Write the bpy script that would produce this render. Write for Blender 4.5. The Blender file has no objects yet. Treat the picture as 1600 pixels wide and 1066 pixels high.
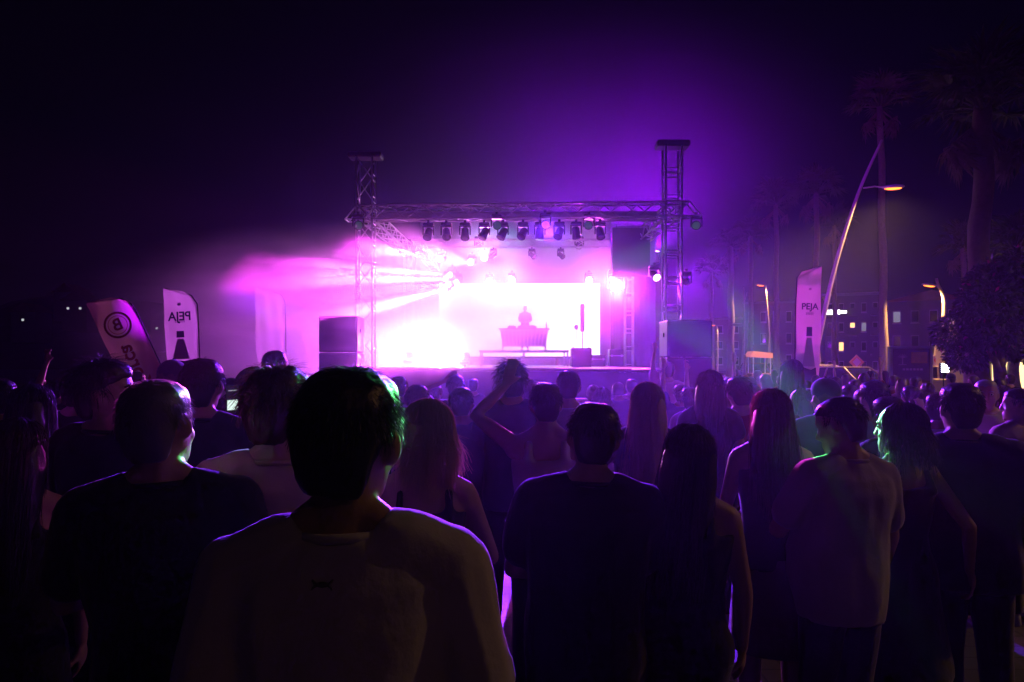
import bpy, math, random
import numpy as np
from mathutils import Vector, Matrix, Quaternion, Euler, noise as mnoise

random.seed(7); RNG = np.random.default_rng(7)
sc = bpy.context.scene
COL = sc.collection
R = math.radians

# ------------------------------------------------------------------ camera, world, exposure
F = 1067.0; CH = 1.78; HZ = 560.0
cam_d = bpy.data.cameras.new("camera"); cam = bpy.data.objects.new("camera", cam_d); COL.objects.link(cam)
cam.location = (0, 0, CH); cam.rotation_euler = (R(90), 0, 0)
cam_d.sensor_width = 36; cam_d.lens = 36 * F / 1600; cam_d.shift_y = (HZ - 533) / 1600
cam_d.clip_start = 0.05; cam_d.clip_end = 1000
sc.camera = cam
world = bpy.data.worlds.new("World"); sc.world = world; world.use_nodes = True
wn = world.node_tree.nodes; wl = world.node_tree.links
sky = wn.new("ShaderNodeTexSky"); sky.sky_type = 'NISHITA'; sky.sun_disc = False
sky.sun_elevation = R(35); sky.sun_rotation = R(200)
tint = wn.new("ShaderNodeMixRGB"); tint.blend_type = 'MULTIPLY'; tint.inputs[0].default_value = 1
tint.inputs[2].default_value = (0.40, 0.16, 1.0, 1)
wl.new(sky.outputs[0], tint.inputs[1]); wl.new(tint.outputs[0], wn["Background"].inputs[0])
wn["Background"].inputs[1].default_value = 0.0006
sc.view_settings.view_transform = 'Standard'; sc.view_settings.look = 'None'
sc.view_settings.exposure = 0.0; sc.view_settings.gamma = 1.0
sc.render.engine = 'CYCLES'
cy = sc.cycles
cy.use_denoising = True
try: cy.denoiser = 'OPENIMAGEDENOISE'
except Exception: pass
cy.max_bounces = 3; cy.diffuse_bounces = 1; cy.glossy_bounces = 1; cy.transmission_bounces = 3
cy.volume_bounces = 0; cy.transparent_max_bounces = 6
cy.sample_clamp_indirect = 4.0; cy.caustics_reflective = False; cy.caustics_refractive = False
cy.volume_max_steps = 64; cy.use_adaptive_sampling = True; cy.adaptive_threshold = .012; cy.adaptive_min_samples = 20; cy.volume_step_rate = 3.0

def W(px, py, d):
    return Vector(((px - 800) / F * d, d, CH + (HZ - py) / F * d))

# ------------------------------------------------------------------ helpers
def tag(o, label=None, cat=None, group=None, kind=None):
    if label: o["label"] = label
    if cat: o["category"] = cat
    if group: o["group"] = group
    if kind: o["kind"] = kind
    return o

def empty(name, loc=(0, 0, 0), rz=0.0):
    o = bpy.data.objects.new(name, None); COL.objects.link(o)
    o.location = loc; o.rotation_euler = (0, 0, rz); o.empty_display_size = 0.2
    return o

class MB:
    def __init__(s): s.v = []; s.f = []
    def add(s, vs, fs):
        n = len(s.v); s.v += [tuple(map(float, p)) for p in vs]; s.f += [tuple(i + n for i in f) for f in fs]; return s
    def box(s, c, sz, rot=None):
        x, y, z = [k / 2 for k in sz]
        vs = [Vector(p) for p in ((-x,-y,-z),(x,-y,-z),(x,y,-z),(-x,y,-z),(-x,-y,z),(x,-y,z),(x,y,z),(-x,y,z))]
        if rot is not None: vs = [rot @ p for p in vs]
        return s.add([p + Vector(c) for p in vs], [(0,3,2,1),(4,5,6,7),(0,1,5,4),(1,2,6,5),(2,3,7,6),(3,0,4,7)])
    def bbox(s, c, sz, b=0.02, rot=None):
        """box with chamfered vertical and horizontal edges"""
        x, y, z = [k / 2 for k in sz]; b = min(b, x * .9, y * .9, z * .9)
        vs = []
        for zz, ins in ((-z, b), (-z + b, 0), (z - b, 0), (z, b)):
            xx, yy = x - ins, y - ins
            vs += [Vector(p) for p in ((-xx+b,-yy,zz),(xx-b,-yy,zz),(xx,-yy+b,zz),(xx,yy-b,zz),(xx-b,yy,zz),(-xx+b,yy,zz),(-xx,yy-b,zz),(-xx,-yy+b,zz))]
        if rot is not None: vs = [rot @ p for p in vs]
        fs = [tuple(range(7, -1, -1)), tuple(range(24, 32))]
        for k in range(3):
            for i in range(8): fs.append((k*8+i, k*8+(i+1) % 8, k*8+8+(i+1) % 8, k*8+8+i))
        return s.add([p + Vector(c) for p in vs], fs)
    def tube(s, pts, rad, n=8, cap=True, flat=(1, 1)):
        pts = [Vector(p) for p in pts]
        if not hasattr(rad, '__len__'): rad = [rad] * len(pts)
        vs = []; fs = []
        t0 = (pts[1] - pts[0]).normalized()
        ref = Vector((0, 0, 1)) if abs(t0.z) < .9 else Vector((0, 1, 0))
        u = t0.cross(ref).normalized()
        for i, p in enumerate(pts):
            t = (pts[min(i+1, len(pts)-1)] - pts[max(i-1, 0)]).normalized()
            u = (u - t * u.dot(t)).normalized(); w = t.cross(u)
            for k in range(n):
                a = 2 * math.pi * k / n
                vs.append(p + u * math.cos(a) * rad[i] * flat[0] + w * math.sin(a) * rad[i] * flat[1])
        m = len(pts)
        for i in range(m - 1):
            for k in range(n):
                fs.append((i*n+k, i*n+(k+1) % n, (i+1)*n+(k+1) % n, (i+1)*n+k))
        if cap: fs += [tuple(range(n-1, -1, -1)), tuple((m-1)*n+k for k in range(n))]
        return s.add(vs, fs)
    def rings(s, lev, n=20, p=2.4):
        """lev: (z, halfwidth x, yfront, yback[, cx]) superellipse loft"""
        vs = []; fs = []
        for L in lev:
            z, w, yf, yb = L[:4]; cx = L[4] if len(L) > 4 else 0
            cyy = (yf + yb) / 2; dy = (yf - yb) / 2
            for k in range(n):
                a = 2 * math.pi * k / n; c, q = math.cos(a), math.sin(a)
                vs.append((cx + w * math.copysign(abs(c) ** (2/p), c), cyy + dy * math.copysign(abs(q) ** (2/p), q), z))
        m = len(lev)
        for i in range(m - 1):
            for k in range(n): fs.append((i*n+k, i*n+(k+1) % n, (i+1)*n+(k+1) % n, (i+1)*n+k))
        fs += [tuple(range(n-1, -1, -1)), tuple((m-1)*n+k for k in range(n))]
        return s.add(vs, fs)
    def ell(s, c, r, n=14, m=9, rot=None):
        c = Vector(c); vs = []; fs = []
        def pt(x, y, z):
            q = Vector((x * r[0], y * r[1], z * r[2]))
            return c + (rot @ q if rot is not None else q)
        vs.append(pt(0, 0, 1))
        for i in range(1, m):
            t = math.pi * i / m
            for k in range(n):
                a = 2 * math.pi * k / n
                vs.append(pt(math.sin(t) * math.cos(a), math.sin(t) * math.sin(a), math.cos(t)))
        vs.append(pt(0, 0, -1)); last = len(vs) - 1
        for k in range(n):
            fs.append((0, 1 + k, 1 + (k+1) % n)); b = 1 + (m-2) * n
            fs.append((last, b + (k+1) % n, b + k))
        for i in range(m - 2):
            for k in range(n):
                a = 1 + i * n
                fs.append((a + k, a + n + k, a + n + (k+1) % n, a + (k+1) % n))
        return s.add(vs, fs)
    def prism(s, poly, thick, fn):
        """poly: 2-D outline; fn(u,v,t)->3-D point"""
        n = len(poly)
        vs = [fn(u, v, 0) for u, v in poly] + [fn(u, v, thick) for u, v in poly]
        fs = [tuple(range(n)), tuple(range(2*n-1, n-1, -1))] + [(i, i+n, (i+1) % n + n, (i+1) % n) for i in range(n)]
        return s.add(vs, fs)
    def mesh(s, name, smooth=False):
        m = bpy.data.meshes.new(name); m.from_pydata(s.v, [], s.f); m.update()
        if smooth: m.polygons.foreach_set("use_smooth", [True] * len(m.polygons))
        return m
    def build(s, name, mat, parent=None, smooth=False, fix=True):
        m = s.mesh(name, smooth)
        if fix:
            import bmesh
            b = bmesh.new(); b.from_mesh(m); bmesh.ops.recalc_face_normals(b, faces=b.faces); b.to_mesh(m); b.free()
        return place(name, m, mat, parent)

def place(name, m, mat, parent=None, loc=None, rot=None):
    o = bpy.data.objects.new(name, m); COL.objects.link(o)
    if mat is not None:
        if len(m.materials) == 0: m.materials.append(mat)
        elif m.materials[0] is not mat:
            o.material_slots[0].link = 'OBJECT'; o.material_slots[0].material = mat
    if parent is not None: o.parent = parent
    if loc is not None: o.location = loc
    if rot is not None: o.rotation_mode = 'QUATERNION'; o.rotation_quaternion = rot
    return o

def copy_tree(o, parent=None):
    c = o.copy(); COL.objects.link(c); c.parent = parent
    for ch in list(o.children): copy_tree(ch, c)
    return c

# ------------------------------------------------------------------ materials
MATS = {}
def mat(name, col, rough=.6, metal=0.0, spec=.4, noise=0.0, nscale=8.0, bump=0.0, bscale=40.0, sheen=0.0, trans=0.0, emit=None, estr=0.0):
    if name in MATS: return MATS[name]
    m = bpy.data.materials.new(name); m.use_nodes = True; N = m.node_tree.nodes; L = m.node_tree.links
    b = N["Principled BSDF"]
    b.inputs["Base Color"].default_value = (*col, 1); b.inputs["Roughness"].default_value = rough
    b.inputs["Metallic"].default_value = metal; b.inputs["Specular IOR Level"].default_value = spec
    if sheen: b.inputs["Sheen Weight"].default_value = sheen; b.inputs["Sheen Roughness"].default_value = .4
    if emit: b.inputs["Emission Color"].default_value = (*emit, 1); b.inputs["Emission Strength"].default_value = estr
    tc = N.new("ShaderNodeTexCoord")
    if noise:
        n = N.new("ShaderNodeTexNoise"); n.inputs["Scale"].default_value = nscale; n.inputs["Detail"].default_value = 5
        L.new(tc.outputs["Object"], n.inputs["Vector"])
        mx = N.new("ShaderNodeMixRGB"); mx.inputs[1].default_value = (*[c * (1 - noise) for c in col], 1)
        mx.inputs[2].default_value = (*[min(1, c * (1 + noise)) for c in col], 1)
        L.new(n.outputs["Fac"], mx.inputs[0]); L.new(mx.outputs[0], b.inputs["Base Color"])
    if bump:
        n = N.new("ShaderNodeTexNoise"); n.inputs["Scale"].default_value = bscale; n.inputs["Detail"].default_value = 4
        L.new(tc.outputs["Object"], n.inputs["Vector"])
        bp = N.new("ShaderNodeBump"); bp.inputs["Strength"].default_value = bump; bp.inputs["Distance"].default_value = .02
        L.new(n.outputs["Fac"], bp.inputs["Height"]); L.new(bp.outputs[0], b.inputs["Normal"])
    if trans:
        t = N.new("ShaderNodeBsdfTranslucent"); t.inputs[0].default_value = (*[min(1, c * 1.1) for c in col], 1)
        ms = N.new("ShaderNodeMixShader"); ms.inputs[0].default_value = trans
        L.new(b.outputs[0], ms.inputs[1]); L.new(t.outputs[0], ms.inputs[2])
        L.new(ms.outputs[0], N["Material Output"].inputs["Surface"])
    MATS[name] = m; return m

def emat(name, col, strength):
    if name in MATS: return MATS[name]
    m = bpy.data.materials.new(name); m.use_nodes = True; N = m.node_tree.nodes; L = m.node_tree.links
    N.remove(N["Principled BSDF"]); e = N.new("ShaderNodeEmission"); e.inputs[0].default_value = (*col, 1); e.inputs[1].default_value = strength
    L.new(e.outputs[0], N["Material Output"].inputs["Surface"]); MATS[name] = m; return m

def cloth(col): return mat("cloth_%.3f_%.3f_%.3f" % col, col, .85, spec=.2, noise=.12, nscale=10, bump=.12, bscale=45, sheen=.35)
def skin(col): return mat("skin_%.3f_%.3f_%.3f" % col, col, .48, spec=.5, noise=.12, nscale=30, bump=.08, bscale=150)
def hairm(col): return mat("hair_%.3f_%.3f_%.3f" % col, col, .36, spec=1.0, noise=.2, nscale=60, bump=.15, bscale=160, trans=.35)

ALU = mat("aluminium", (.66, .66, .68), .38, metal=.45, noise=.1, nscale=20)
BLACKM = mat("black_metal", (.02, .02, .022), .5, metal=.3, noise=.3, nscale=20)
PLASTIC = mat("black_plastic", (.025, .025, .028), .45, noise=.2, nscale=30, bump=.1, bscale=200)
DARKCLOTH = mat("stage_drape", (.10, .09, .11), .9, noise=.2, nscale=6, sheen=.3)
WHITECLOTH = mat("white_backdrop", (.72, .72, .74), .8, noise=.06, nscale=3)
LENS_OFF = mat("dark_lens", (.02, .02, .03), .1, spec=.8)

# ------------------------------------------------------------------ lamps
def spot(name, loc, target, col, power, cone, blend=.3, r=.06, parent=None):
    d = bpy.data.lights.new(name, 'SPOT'); d.color = col; d.energy = power; d.spot_size = R(cone); d.spot_blend = blend; d.shadow_soft_size = r
    o = bpy.data.objects.new(name, d); COL.objects.link(o)
    q = (Vector(target) - Vector(loc)).to_track_quat('-Z', 'Y')
    o.rotation_mode = 'QUATERNION'; o.rotation_quaternion = q; o.location = loc
    if parent is not None: o.parent = parent; o.location = Vector(loc) - parent.location
    return o

# moving head fixture: origin at its clamp, hanging down (or standing when flip)
fx_proto = {}
def moving_head(loc, aim, label, group, lens=None, flip=False, scale=1.0):
    if not fx_proto:
        fx_proto['clamp'] = MB().box((0, 0, -.04), (.07, .10, .08)).mesh('clamp')
        fx_proto['base'] = MB().bbox((0, 0, -.13), (.30, .24, .10), .02).mesh('base')
        y = MB(); y.box((-.15, 0, -.30), (.035, .10, .26)); y.box((.15, 0, -.30), (.035, .10, .26)); y.box((0, 0, -.195), (.33, .11, .03))
        fx_proto['yoke'] = y.mesh('yoke')
        h = MB(); h.tube([(0, 0, .17), (0, 0, .13), (0, 0, -.05), (0, 0, -.16), (0, 0, -.19)], [.07, .105, .115, .13, .13], 14)
        fx_proto['head'] = h.mesh('head', False)
        fx_proto['lens'] = MB().tube([(0, 0, -.188), (0, 0, -.20), (0, 0, -.205)], [.112, .105, .05], 14).mesh('lens')
    root = empty('moving_head_light', loc); root.scale = (scale,) * 3
    tag(root, label, 'stage light', group)
    s = -1 if flip else 1
    fl = Quaternion((1, 0, 0), math.pi) if flip else Quaternion()
    place('clamp', fx_proto['clamp'], BLACKM, root, rot=fl)
    place('base', fx_proto['base'], PLASTIC, root, rot=fl)
    place('yoke', fx_proto['yoke'], PLASTIC, root, rot=fl)
    q = Vector(aim).to_track_quat('-Z', 'Y')
    hd = place('head', fx_proto['head'], PLASTIC, root, loc=(0, 0, -.38 * s), rot=q)
    place('lens', fx_proto['lens'], lens or LENS_OFF, hd)
    return root

# ------------------------------------------------------------------ ground and far setting
def grid(x0, x1, y0, y1, z=0):
    return MB().add([(x0, y0, z), (x1, y0, z), (x1, y1, z), (x0, y1, z)], [(0, 1, 2, 3)])
def paving():
    m = bpy.data.materials.new("plaza_paving"); m.use_nodes = True; N = m.node_tree.nodes; L = m.node_tree.links
    b = N["Principled BSDF"]; tc = N.new("ShaderNodeTexCoord")
    br = N.new("ShaderNodeTexBrick"); br.inputs["Scale"].default_value = 1.6; br.inputs["Mortar Size"].default_value = .012
    br.inputs["Color1"].default_value = (.085, .08, .078, 1); br.inputs["Color2"].default_value = (.115, .108, .10, 1); br.inputs["Mortar"].default_value = (.03, .03, .03, 1)
    n = N.new("ShaderNodeTexNoise"); n.inputs["Scale"].default_value = .9; n.inputs["Detail"].default_value = 8
    mx = N.new("ShaderNodeMixRGB"); mx.blend_type = 'MULTIPLY'; mx.inputs[0].default_value = .7
    L.new(tc.outputs["Object"], br.inputs["Vector"]); L.new(tc.outputs["Object"], n.inputs["Vector"])
    L.new(br.outputs["Color"], mx.inputs[1]); L.new(n.outputs["Color"], mx.inputs[2]); L.new(mx.outputs[0], b.inputs["Base Color"])
    rr = N.new("ShaderNodeMapRange"); rr.inputs[3].default_value = .35; rr.inputs[4].default_value = .8
    L.new(n.outputs["Fac"], rr.inputs[0]); L.new(rr.outputs[0], b.inputs["Roughness"])
    bp = N.new("ShaderNodeBump"); bp.inputs["Strength"].default_value = .4; bp.inputs["Distance"].default_value = .01
    L.new(br.outputs["Fac"], bp.inputs["Height"]); bp.invert = True; L.new(bp.outputs[0], b.inputs["Normal"])
    return m
tag(grid(-220, 220, -60, 260).build('ground', paving()), kind='structure')
ASPH = mat("asphalt", (.05, .05, .052), .8, noise=.25, nscale=3, bump=.3, bscale=30)
tag(grid(11.5, 19, 20, 200, .004).build('road', ASPH), kind='structure')
# kerb along the road
kb = MB()
for k in range(60): kb.bbox((11.35, 21.5 + k * 3.0, .06), (.28, 2.985, .13), .02)
tag(kb.build('kerb', mat("kerb_stone", (.3, .29, .28), .8, noise=.2)), kind='structure')
# hill to the left
hv = []; hf = []
nx, ny = 40, 8
for j in range(ny):
    for i in range(nx):
        x = -200 + i * 4.6; y = 105 + j * 14
        h = 13 * math.exp(-((x + 105) / 65) ** 2) * min(1, j / 3.5) * (1 + .25 * math.sin(x * .11) + .12 * math.sin(x * .31 + j))
        hv.append((x, y, max(-.5, h) - .3 * (j == 0)))
for j in range(ny - 1):
    for i in range(nx - 1): hf.append((j*nx+i, j*nx+i+1, (j+1)*nx+i+1, (j+1)*nx+i))
tag(MB().add(hv, hf).build('hill', mat("hill_scrub", (.05, .06, .035), .95, noise=.5, nscale=.4), smooth=True), kind='structure')

WINLIT_W = emat("window_lit_warm", (1.0, .52, .16), 2.2)
WINLIT_C = emat("window_lit_pale", (.8, .75, 1.0), .22)
WINDARK = mat("window_glass_dark", (.02, .02, .03), .08, spec=.8)
FRAME = mat("window_frame", (.5, .48, .46), .6)
def hill_house(px, py, d, wpx, label, col):
    p = W(px, py, d); w = max(4.0, wpx / F * d * 2.2)
    r = empty('hillside_house', (p.x, p.y, p.z - 2.2)); tag(r, label, 'house', 'houses on the dark hillside')
    MB().box((0, 2, 1.0), (w, 4, 5)).build('wall', mat("hill_house_wall", (.35, .33, .30), .9, noise=.2), r)
    MB().prism([(-w/2-.3, 3.5), (w/2+.3, 3.5), (0, 5)], 4.6, lambda u, v, t: (u, -.3 + t, v)).build('roof', mat("hill_house_roof", (.2, .09, .06), .9, noise=.3), r)
    n = 2 if wpx > 6 else 1
    for k in range(n):
        x = (k - (n-1)/2) * w * .5
        f = MB().box((x, -.03, 2.2), (.55, .06, .6)).build('window', FRAME, r)
        MB().box((x, -.075, 2.2), (.36, .03, .34)).build('pane', col, f)
HL = emat("hill_lamp_white", (.85, .9, 1.0), .6)
hill_house(102, 468, 118, 3, 'small dark hillside house with the highest lit window', HL)
hill_house(116, 482, 112, 7, 'dark hillside house with two small lit windows below the highest light', HL)
hill_house(36, 500, 112, 3, 'dark hillside house with one dim window at the far left', HL)
hill_house(255, 513, 110, 9, 'dark hillside house with a lit window row between the two left banners', HL)

# ------------------------------------------------------------------ truss builder
def truss(name, p0, p1, size, label, group, bay=.5, rc=.026, rb=.017, up=(0, 0, 1), faces='zzzz', roll=None):
    p0 = Vector(p0); p1 = Vector(p1); ax = (p1 - p0).normalized(); Lg = (p1 - p0).length
    yv = Vector(up).cross(ax)
    if yv.length < .01: yv = Vector((0, 1, 0))
    yv.normalize(); zv = ax.cross(yv)
    r = empty(name, p0); r.rotation_mode = 'QUATERNION'
    r.rotation_quaternion = Matrix((ax, yv, zv)).transposed().to_quaternion()
    tag(r, label, 'truss', group)
    h = size / 2
    cm = MB().tube([(0, 0, 0), (Lg, 0, 0)], rc, 8).mesh('chord', True)
    for a, b in ((-h, -h), (h, -h), (h, h), (-h, h)): place('chord', cm, ALU, r, loc=(0, a, b))
    nb = max(1, round(Lg / bay)); bl = Lg / nb
    dl = math.hypot(bl, size)
    bm_ = MB().tube([(0, 0, 0), (0, 0, dl)], rb, 6).mesh('brace', True)
    rm_ = MB().tube([(0, 0, 0), (0, 0, size)], rb, 6).mesh('rung', True)
    cs = [((-h, -h), (h, -h)), ((h, -h), (h, h)), ((h, h), (-h, h)), ((-h, h), (-h, -h))]
    for fi, (c0, c1) in enumerate(cs):
        for k in range(nb):
            a, b = (c0, c1) if k % 2 == 0 else (c1, c0)
            A = Vector((k * bl, *a)); B = Vector(((k + 1) * bl, *b))
            if faces[fi] == 'z':
                place('brace', bm_, ALU, r, loc=A, rot=(B - A).to_track_quat('Z', 'Y'))
            elif faces[fi] == 'r':
                for off in (0.0, .16):
                    A = Vector((k * bl + off, *c0)); B = Vector((k * bl + off, *c1))
                    place('rung', rm_, ALU, r, loc=A, rot=(B - A).to_track_quat('Z', 'Y'))
    return r

TR = 'trusses of the stage frame'
LX, RX = -4.28, 4.62            # front tower centres
FY = 20.0; BY = 27.0; TZ = 6.02
t = truss('truss_tower', (LX, FY, 0), (LX, FY, 7.62), .46, 'tall lattice tower at the left front of the stage', TR, bay=.62, faces='rzzz')
MB().bbox((7.70, 0, 0), (.16, .5, .98), .03).build('head_block', BLACKM, t)
MB().box((.03, 0, 0), (.05, .9, .9)).build('base_plate', BLACKM, t)
t = truss('truss_tower', (RX, FY - .3, 0), (RX, FY - .3, 7.85), .46, 'tall lattice tower at the right front beside the palms', TR, bay=.75, faces='zrzr')
MB().bbox((7.93, 0, 0), (.18, .5, .94), .03).build('head_block', BLACKM, t)
MB().box((.03, 0, 0), (.05, .9, .9)).build('base_plate', BLACKM, t)
truss('truss_tower', (LX + .2, BY, 0), (LX + .2, BY, 6.2), .36, 'shorter lattice tower at the left rear of the stage in fog', TR, bay=.6)
truss('truss_tower', (RX - .1, BY - .6, 0), (RX - .1, BY - .6, 6.2), .30, 'shorter lattice tower behind the pink side drape', TR, bay=.7, faces='zrzr')
ft = truss('front_truss', (-4.5, FY, TZ), (5.08, FY - .35, TZ + .03), .40, 'long horizontal lattice truss across the front of the stage', TR, bay=.47, faces='zzzz')
for sx, L0 in ((-1, 0), (1, 9.586)):
    e = MB()
    for a in (-.2, .2):
        e.tube([(L0, a, .2), (L0 + .34 * sx, a, -.2)], .02, 6); e.tube([(L0, a, -.2), (L0 + .34 * sx, a, -.2)], .02, 6)
    e.tube([(L0 + .34 * sx, -.2, -.2), (L0 + .34 * sx, .2, -.2)], .02, 6)
    e.build('end_bracket', ALU, ft)
truss('side_truss', (LX, FY + .3, TZ), (LX + .2, BY, TZ), .40, 'lattice truss running back along the left side of the stage roof', TR, bay=.5)
truss('side_truss', (RX, FY, TZ), (RX - .1, BY - .6, TZ), .40, 'lattice truss running back along the right side of the stage roof', TR, bay=.5)
truss('rear_truss', (-3.0, 24.2, 5.85), (3.5, 24.2, 5.85), .26, 'thin lattice truss hanging behind the row of stage lights', TR, bay=.4, rc=.02, rb=.013)
truss('roof_beam', (-3.0, 21.5, 5.35), (-3.0, 27, 5.35), .30, 'ladder beam running back inside the fog on the left', TR, bay=.36, faces='zzrz')
# fascia cloth inside the front truss
def cloth_sheet(x0, x1, z0, z1, y, nx, nz, amp, ph=0.0, freq=7.0):
    vs = []; fs = []
    for j in range(nz + 1):
        for i in range(nx + 1):
            u, v = i / nx, j / nz; x = x0 + (x1 - x0) * u; z = z0 + (z1 - z0) * v
            vs.append((x, y + amp * math.sin(x * freq + ph + .8 * math.sin(x * 1.7 + z * .5)) * (1 - .5 * v), z))
    for j in range(nz):
        for i in range(nx): fs.append((j*(nx+1)+i, j*(nx+1)+i+1, (j+1)*(nx+1)+i+1, (j+1)*(nx+1)+i))
    return MB().add(vs, fs)
def solid(o, th):
    md = o.modifiers.new('solid', 'SOLIDIFY'); md.thickness = th; return o
o = solid(cloth_sheet(-4.0, 4.3, 5.84, 6.14, FY + .26, 60, 3, .015).build('truss_banner', WHITECLOTH, smooth=True), .01)
tag(o, 'pale cloth strip stretched along the inside of the front truss', 'cloth')

# ------------------------------------------------------------------ stage deck, back wall, screen
DZ = 1.5
st = empty('stage', (.2, 22, 0)); tag(st, 'raised concert stage with dark skirt and shiny deck edge', 'stage')
poly = [(-4.6, 20.6), (-1.5, 20.3), (1.6, 19.3), (3.2, 18.2), (3.95, 17.4), (4.2, 17.5), (4.25, 28.3), (-4.6, 28.3)]
def deckpt(u, v, t): return (u - .2, v - 22, DZ - .09 + t)
MB().prism(poly, .09, deckpt).build('deck', mat("stage_deck", (.16, .15, .16), .28, spec=.6, noise=.2, nscale=5), st)
ed = MB()
for a, b in zip(poly[:4], poly[1:5]):
    ed.tube([(a[0]-.2, a[1]-22-.02, DZ-.03), (b[0]-.2, b[1]-22-.02, DZ-.03)], .035, 8)
ed.build('edge_trim', ALU, st, smooth=True)
sk = MB()
pts = [Vector((a[0]-.2, a[1]-22+.06, 0)) for a in poly[:6]]
vs = []; fs = []; c = 0; acc = 0
for a, b in zip(pts[:-1], pts[1:]):
    n = max(2, int((b - a).length / .07)); nrm = (b - a).cross(Vector((0, 0, 1))).normalized()
    for i in range(n):
        p = a.lerp(b, i / n); acc += (b - a).length / n
        off = nrm * (.035 * math.sin(acc * 11 + math.sin(acc * 3)))
        vs += [tuple(p + off * .3 + Vector((0, 0, DZ - .1))), tuple(p + off + Vector((0, 0, .02)))]
for i in range(len(vs) // 2 - 1): fs.append((2*i, 2*i+1, 2*i+3, 2*i+2))
solid(sk.add(vs, fs).build('skirt', mat("stage_skirt", (.16, .13, .17), .8, noise=.2, nscale=3), st, smooth=True), .01)
for x in (-4.2, -2.2, -.2, 1.6, 3.6):
    for y in (-1.0, 2, 5.8): MB().tube([(x, y, 0), (x, y, DZ - .09)], .04, 8).build('leg', ALU, st)

o = solid(cloth_sheet(-3.75, 4.05, 1.5, 7.45, 28.0, 90, 6, .03, freq=2.2).build('backdrop', WHITECLOTH, smooth=True), .01)
tag(o, 'tall white backdrop cloth behind the stage', 'backdrop')
o = solid(cloth_sheet(4.10, 5.75, 0.05, 7.1, 27.4, 60, 6, .06, freq=14).build('side_drape', DARKCLOTH, smooth=True), .012)
tag(o, 'dark side drape glowing pink right of the stage backdrop', 'drape')
o = solid(cloth_sheet(-5.6, -3.85, 0.05, 6.6, 27.4, 60, 6, .06, freq=14).build('side_drape', DARKCLOTH, smooth=True), .012)
tag(o, 'dark side drape left of the backdrop inside the fog', 'drape')

hp_ = empty('hanging_panel', (4.05, 23.2, 4.55)); tag(hp_, 'dark square cloth panel hanging under the roof right of the backdrop', 'panel')
MB().bbox((0, 0, .82), (1.28, .05, 1.62), .01).build('panel_cloth', mat('panel_black', (.03, .028, .035), .9), hp_)
MB().tube([(-.66, 0, 1.64), (.66, 0, 1.64)], .025, 8).build('top_bar', BLACKM, hp_)
for x in (-.5, .5): MB().tube([(x, 0, 1.64), (x, 0, 1.78)], .012, 6).build('hanger', BLACKM, hp_)
# LED wall: cabinets in a grid, each its own panel
led = empty('led_screen', (.3, 27.2, DZ)); tag(led, 'bright white LED video wall behind the DJ', 'screen')
LED = emat("led_white", (1.0, .84, 1.0), 2.8)
pw, ph_ = .64, .58
pm = MB().bbox((0, 0, 0), (pw - .006, .05, ph_ - .006), .004).mesh('panel')
for i in range(10):
    for j in range(5):
        place('panel', pm, LED, led, loc=((i - 4.5) * pw, 0, .36 + (j + .5) * ph_))
MB().box((0, .16, .33 + 2.5 * ph_), (10 * pw + .05, .2, 5 * ph_ + .1)).build('frame', BLACKM, led)
for k in range(5): MB().box(((k - 2) * 1.5, .16, .15), (.1, .3, .3)).build('foot', BLACKM, led)

# DJ riser, booth, gear
rs = empty('dj_riser', (.41, 24, DZ)); tag(rs, 'low riser platform on legs under the DJ table', 'platform')
MB().bbox((0, 0, .52), (3.05, 1.6, .08), .01).build('platform_top', mat("riser_top", (.08, .08, .08), .6, noise=.2), rs)
for x in (-1.48, 0, 1.48):
    for y in (-.75, .75): MB().box((x, y, .24), (.06, .06, .48)).build('leg', ALU, rs)
bz = DZ + .56
bo = empty('dj_table', (.42, 23.85, bz)); tag(bo, 'DJ table wrapped in pale cloth on the riser', 'table')
MB().bbox((0, .1, .74), (1.78, .75, .05), .01).build('table_top', BLACKM, bo)
fv = []; ff = []
nn = 40
for i in range(nn + 1):
    u = i / nn * 2 - 1; w0, w1 = .84, .74
    yy = -.30 - .04 * (1 - u * u) + .012 * math.sin(i * 1.9)
    fv += [(u * w1, yy, .12), (u * w0, yy - .02, .72)]
for i in range(nn): ff.append((2*i, 2*i+2, 2*i+3, 2*i+1))
solid(MB().add(fv, ff).build('front_cloth', mat("dj_cloth", (.45, .42, .48), .7, noise=.1), bo, smooth=True), .01)
for x in (-.75, .75):
    for y in (-.15, .4): MB().box((x, y, .36), (.05, .05, .72)).build('leg', ALU, bo)
dk = empty('dj_mixer', (.35, 23.95, bz + .765)); tag(dk, 'flat DJ mixer and players on the table top', 'mixer')
MB().bbox((0, 0, .05), (.32, .36, .10), .01).build('mixer_body', PLASTIC, dk)
for x in (-.36, .36):
    p = MB().bbox((x, 0, .045), (.30, .38, .09), .01).build('player', PLASTIC, dk)
    MB().tube([(x, -.02, .09), (x, -.02, .11)], .1, 16).build('jog_wheel', ALU, p)
bt = MB(); bt.tube([(0,0,0),(0,0,.14),(0,0,.18),(0,0,.24)], [.035,.035,.014,.014], 10)
o = bt.build('bottle', mat("bottle_glass", (.1, .2, .12), .1, spec=.8), smooth=True); o.location = (1.2, 23.8, bz + .765); tag(o, 'small bottle standing at the right end of the DJ table', 'bottle')
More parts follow.
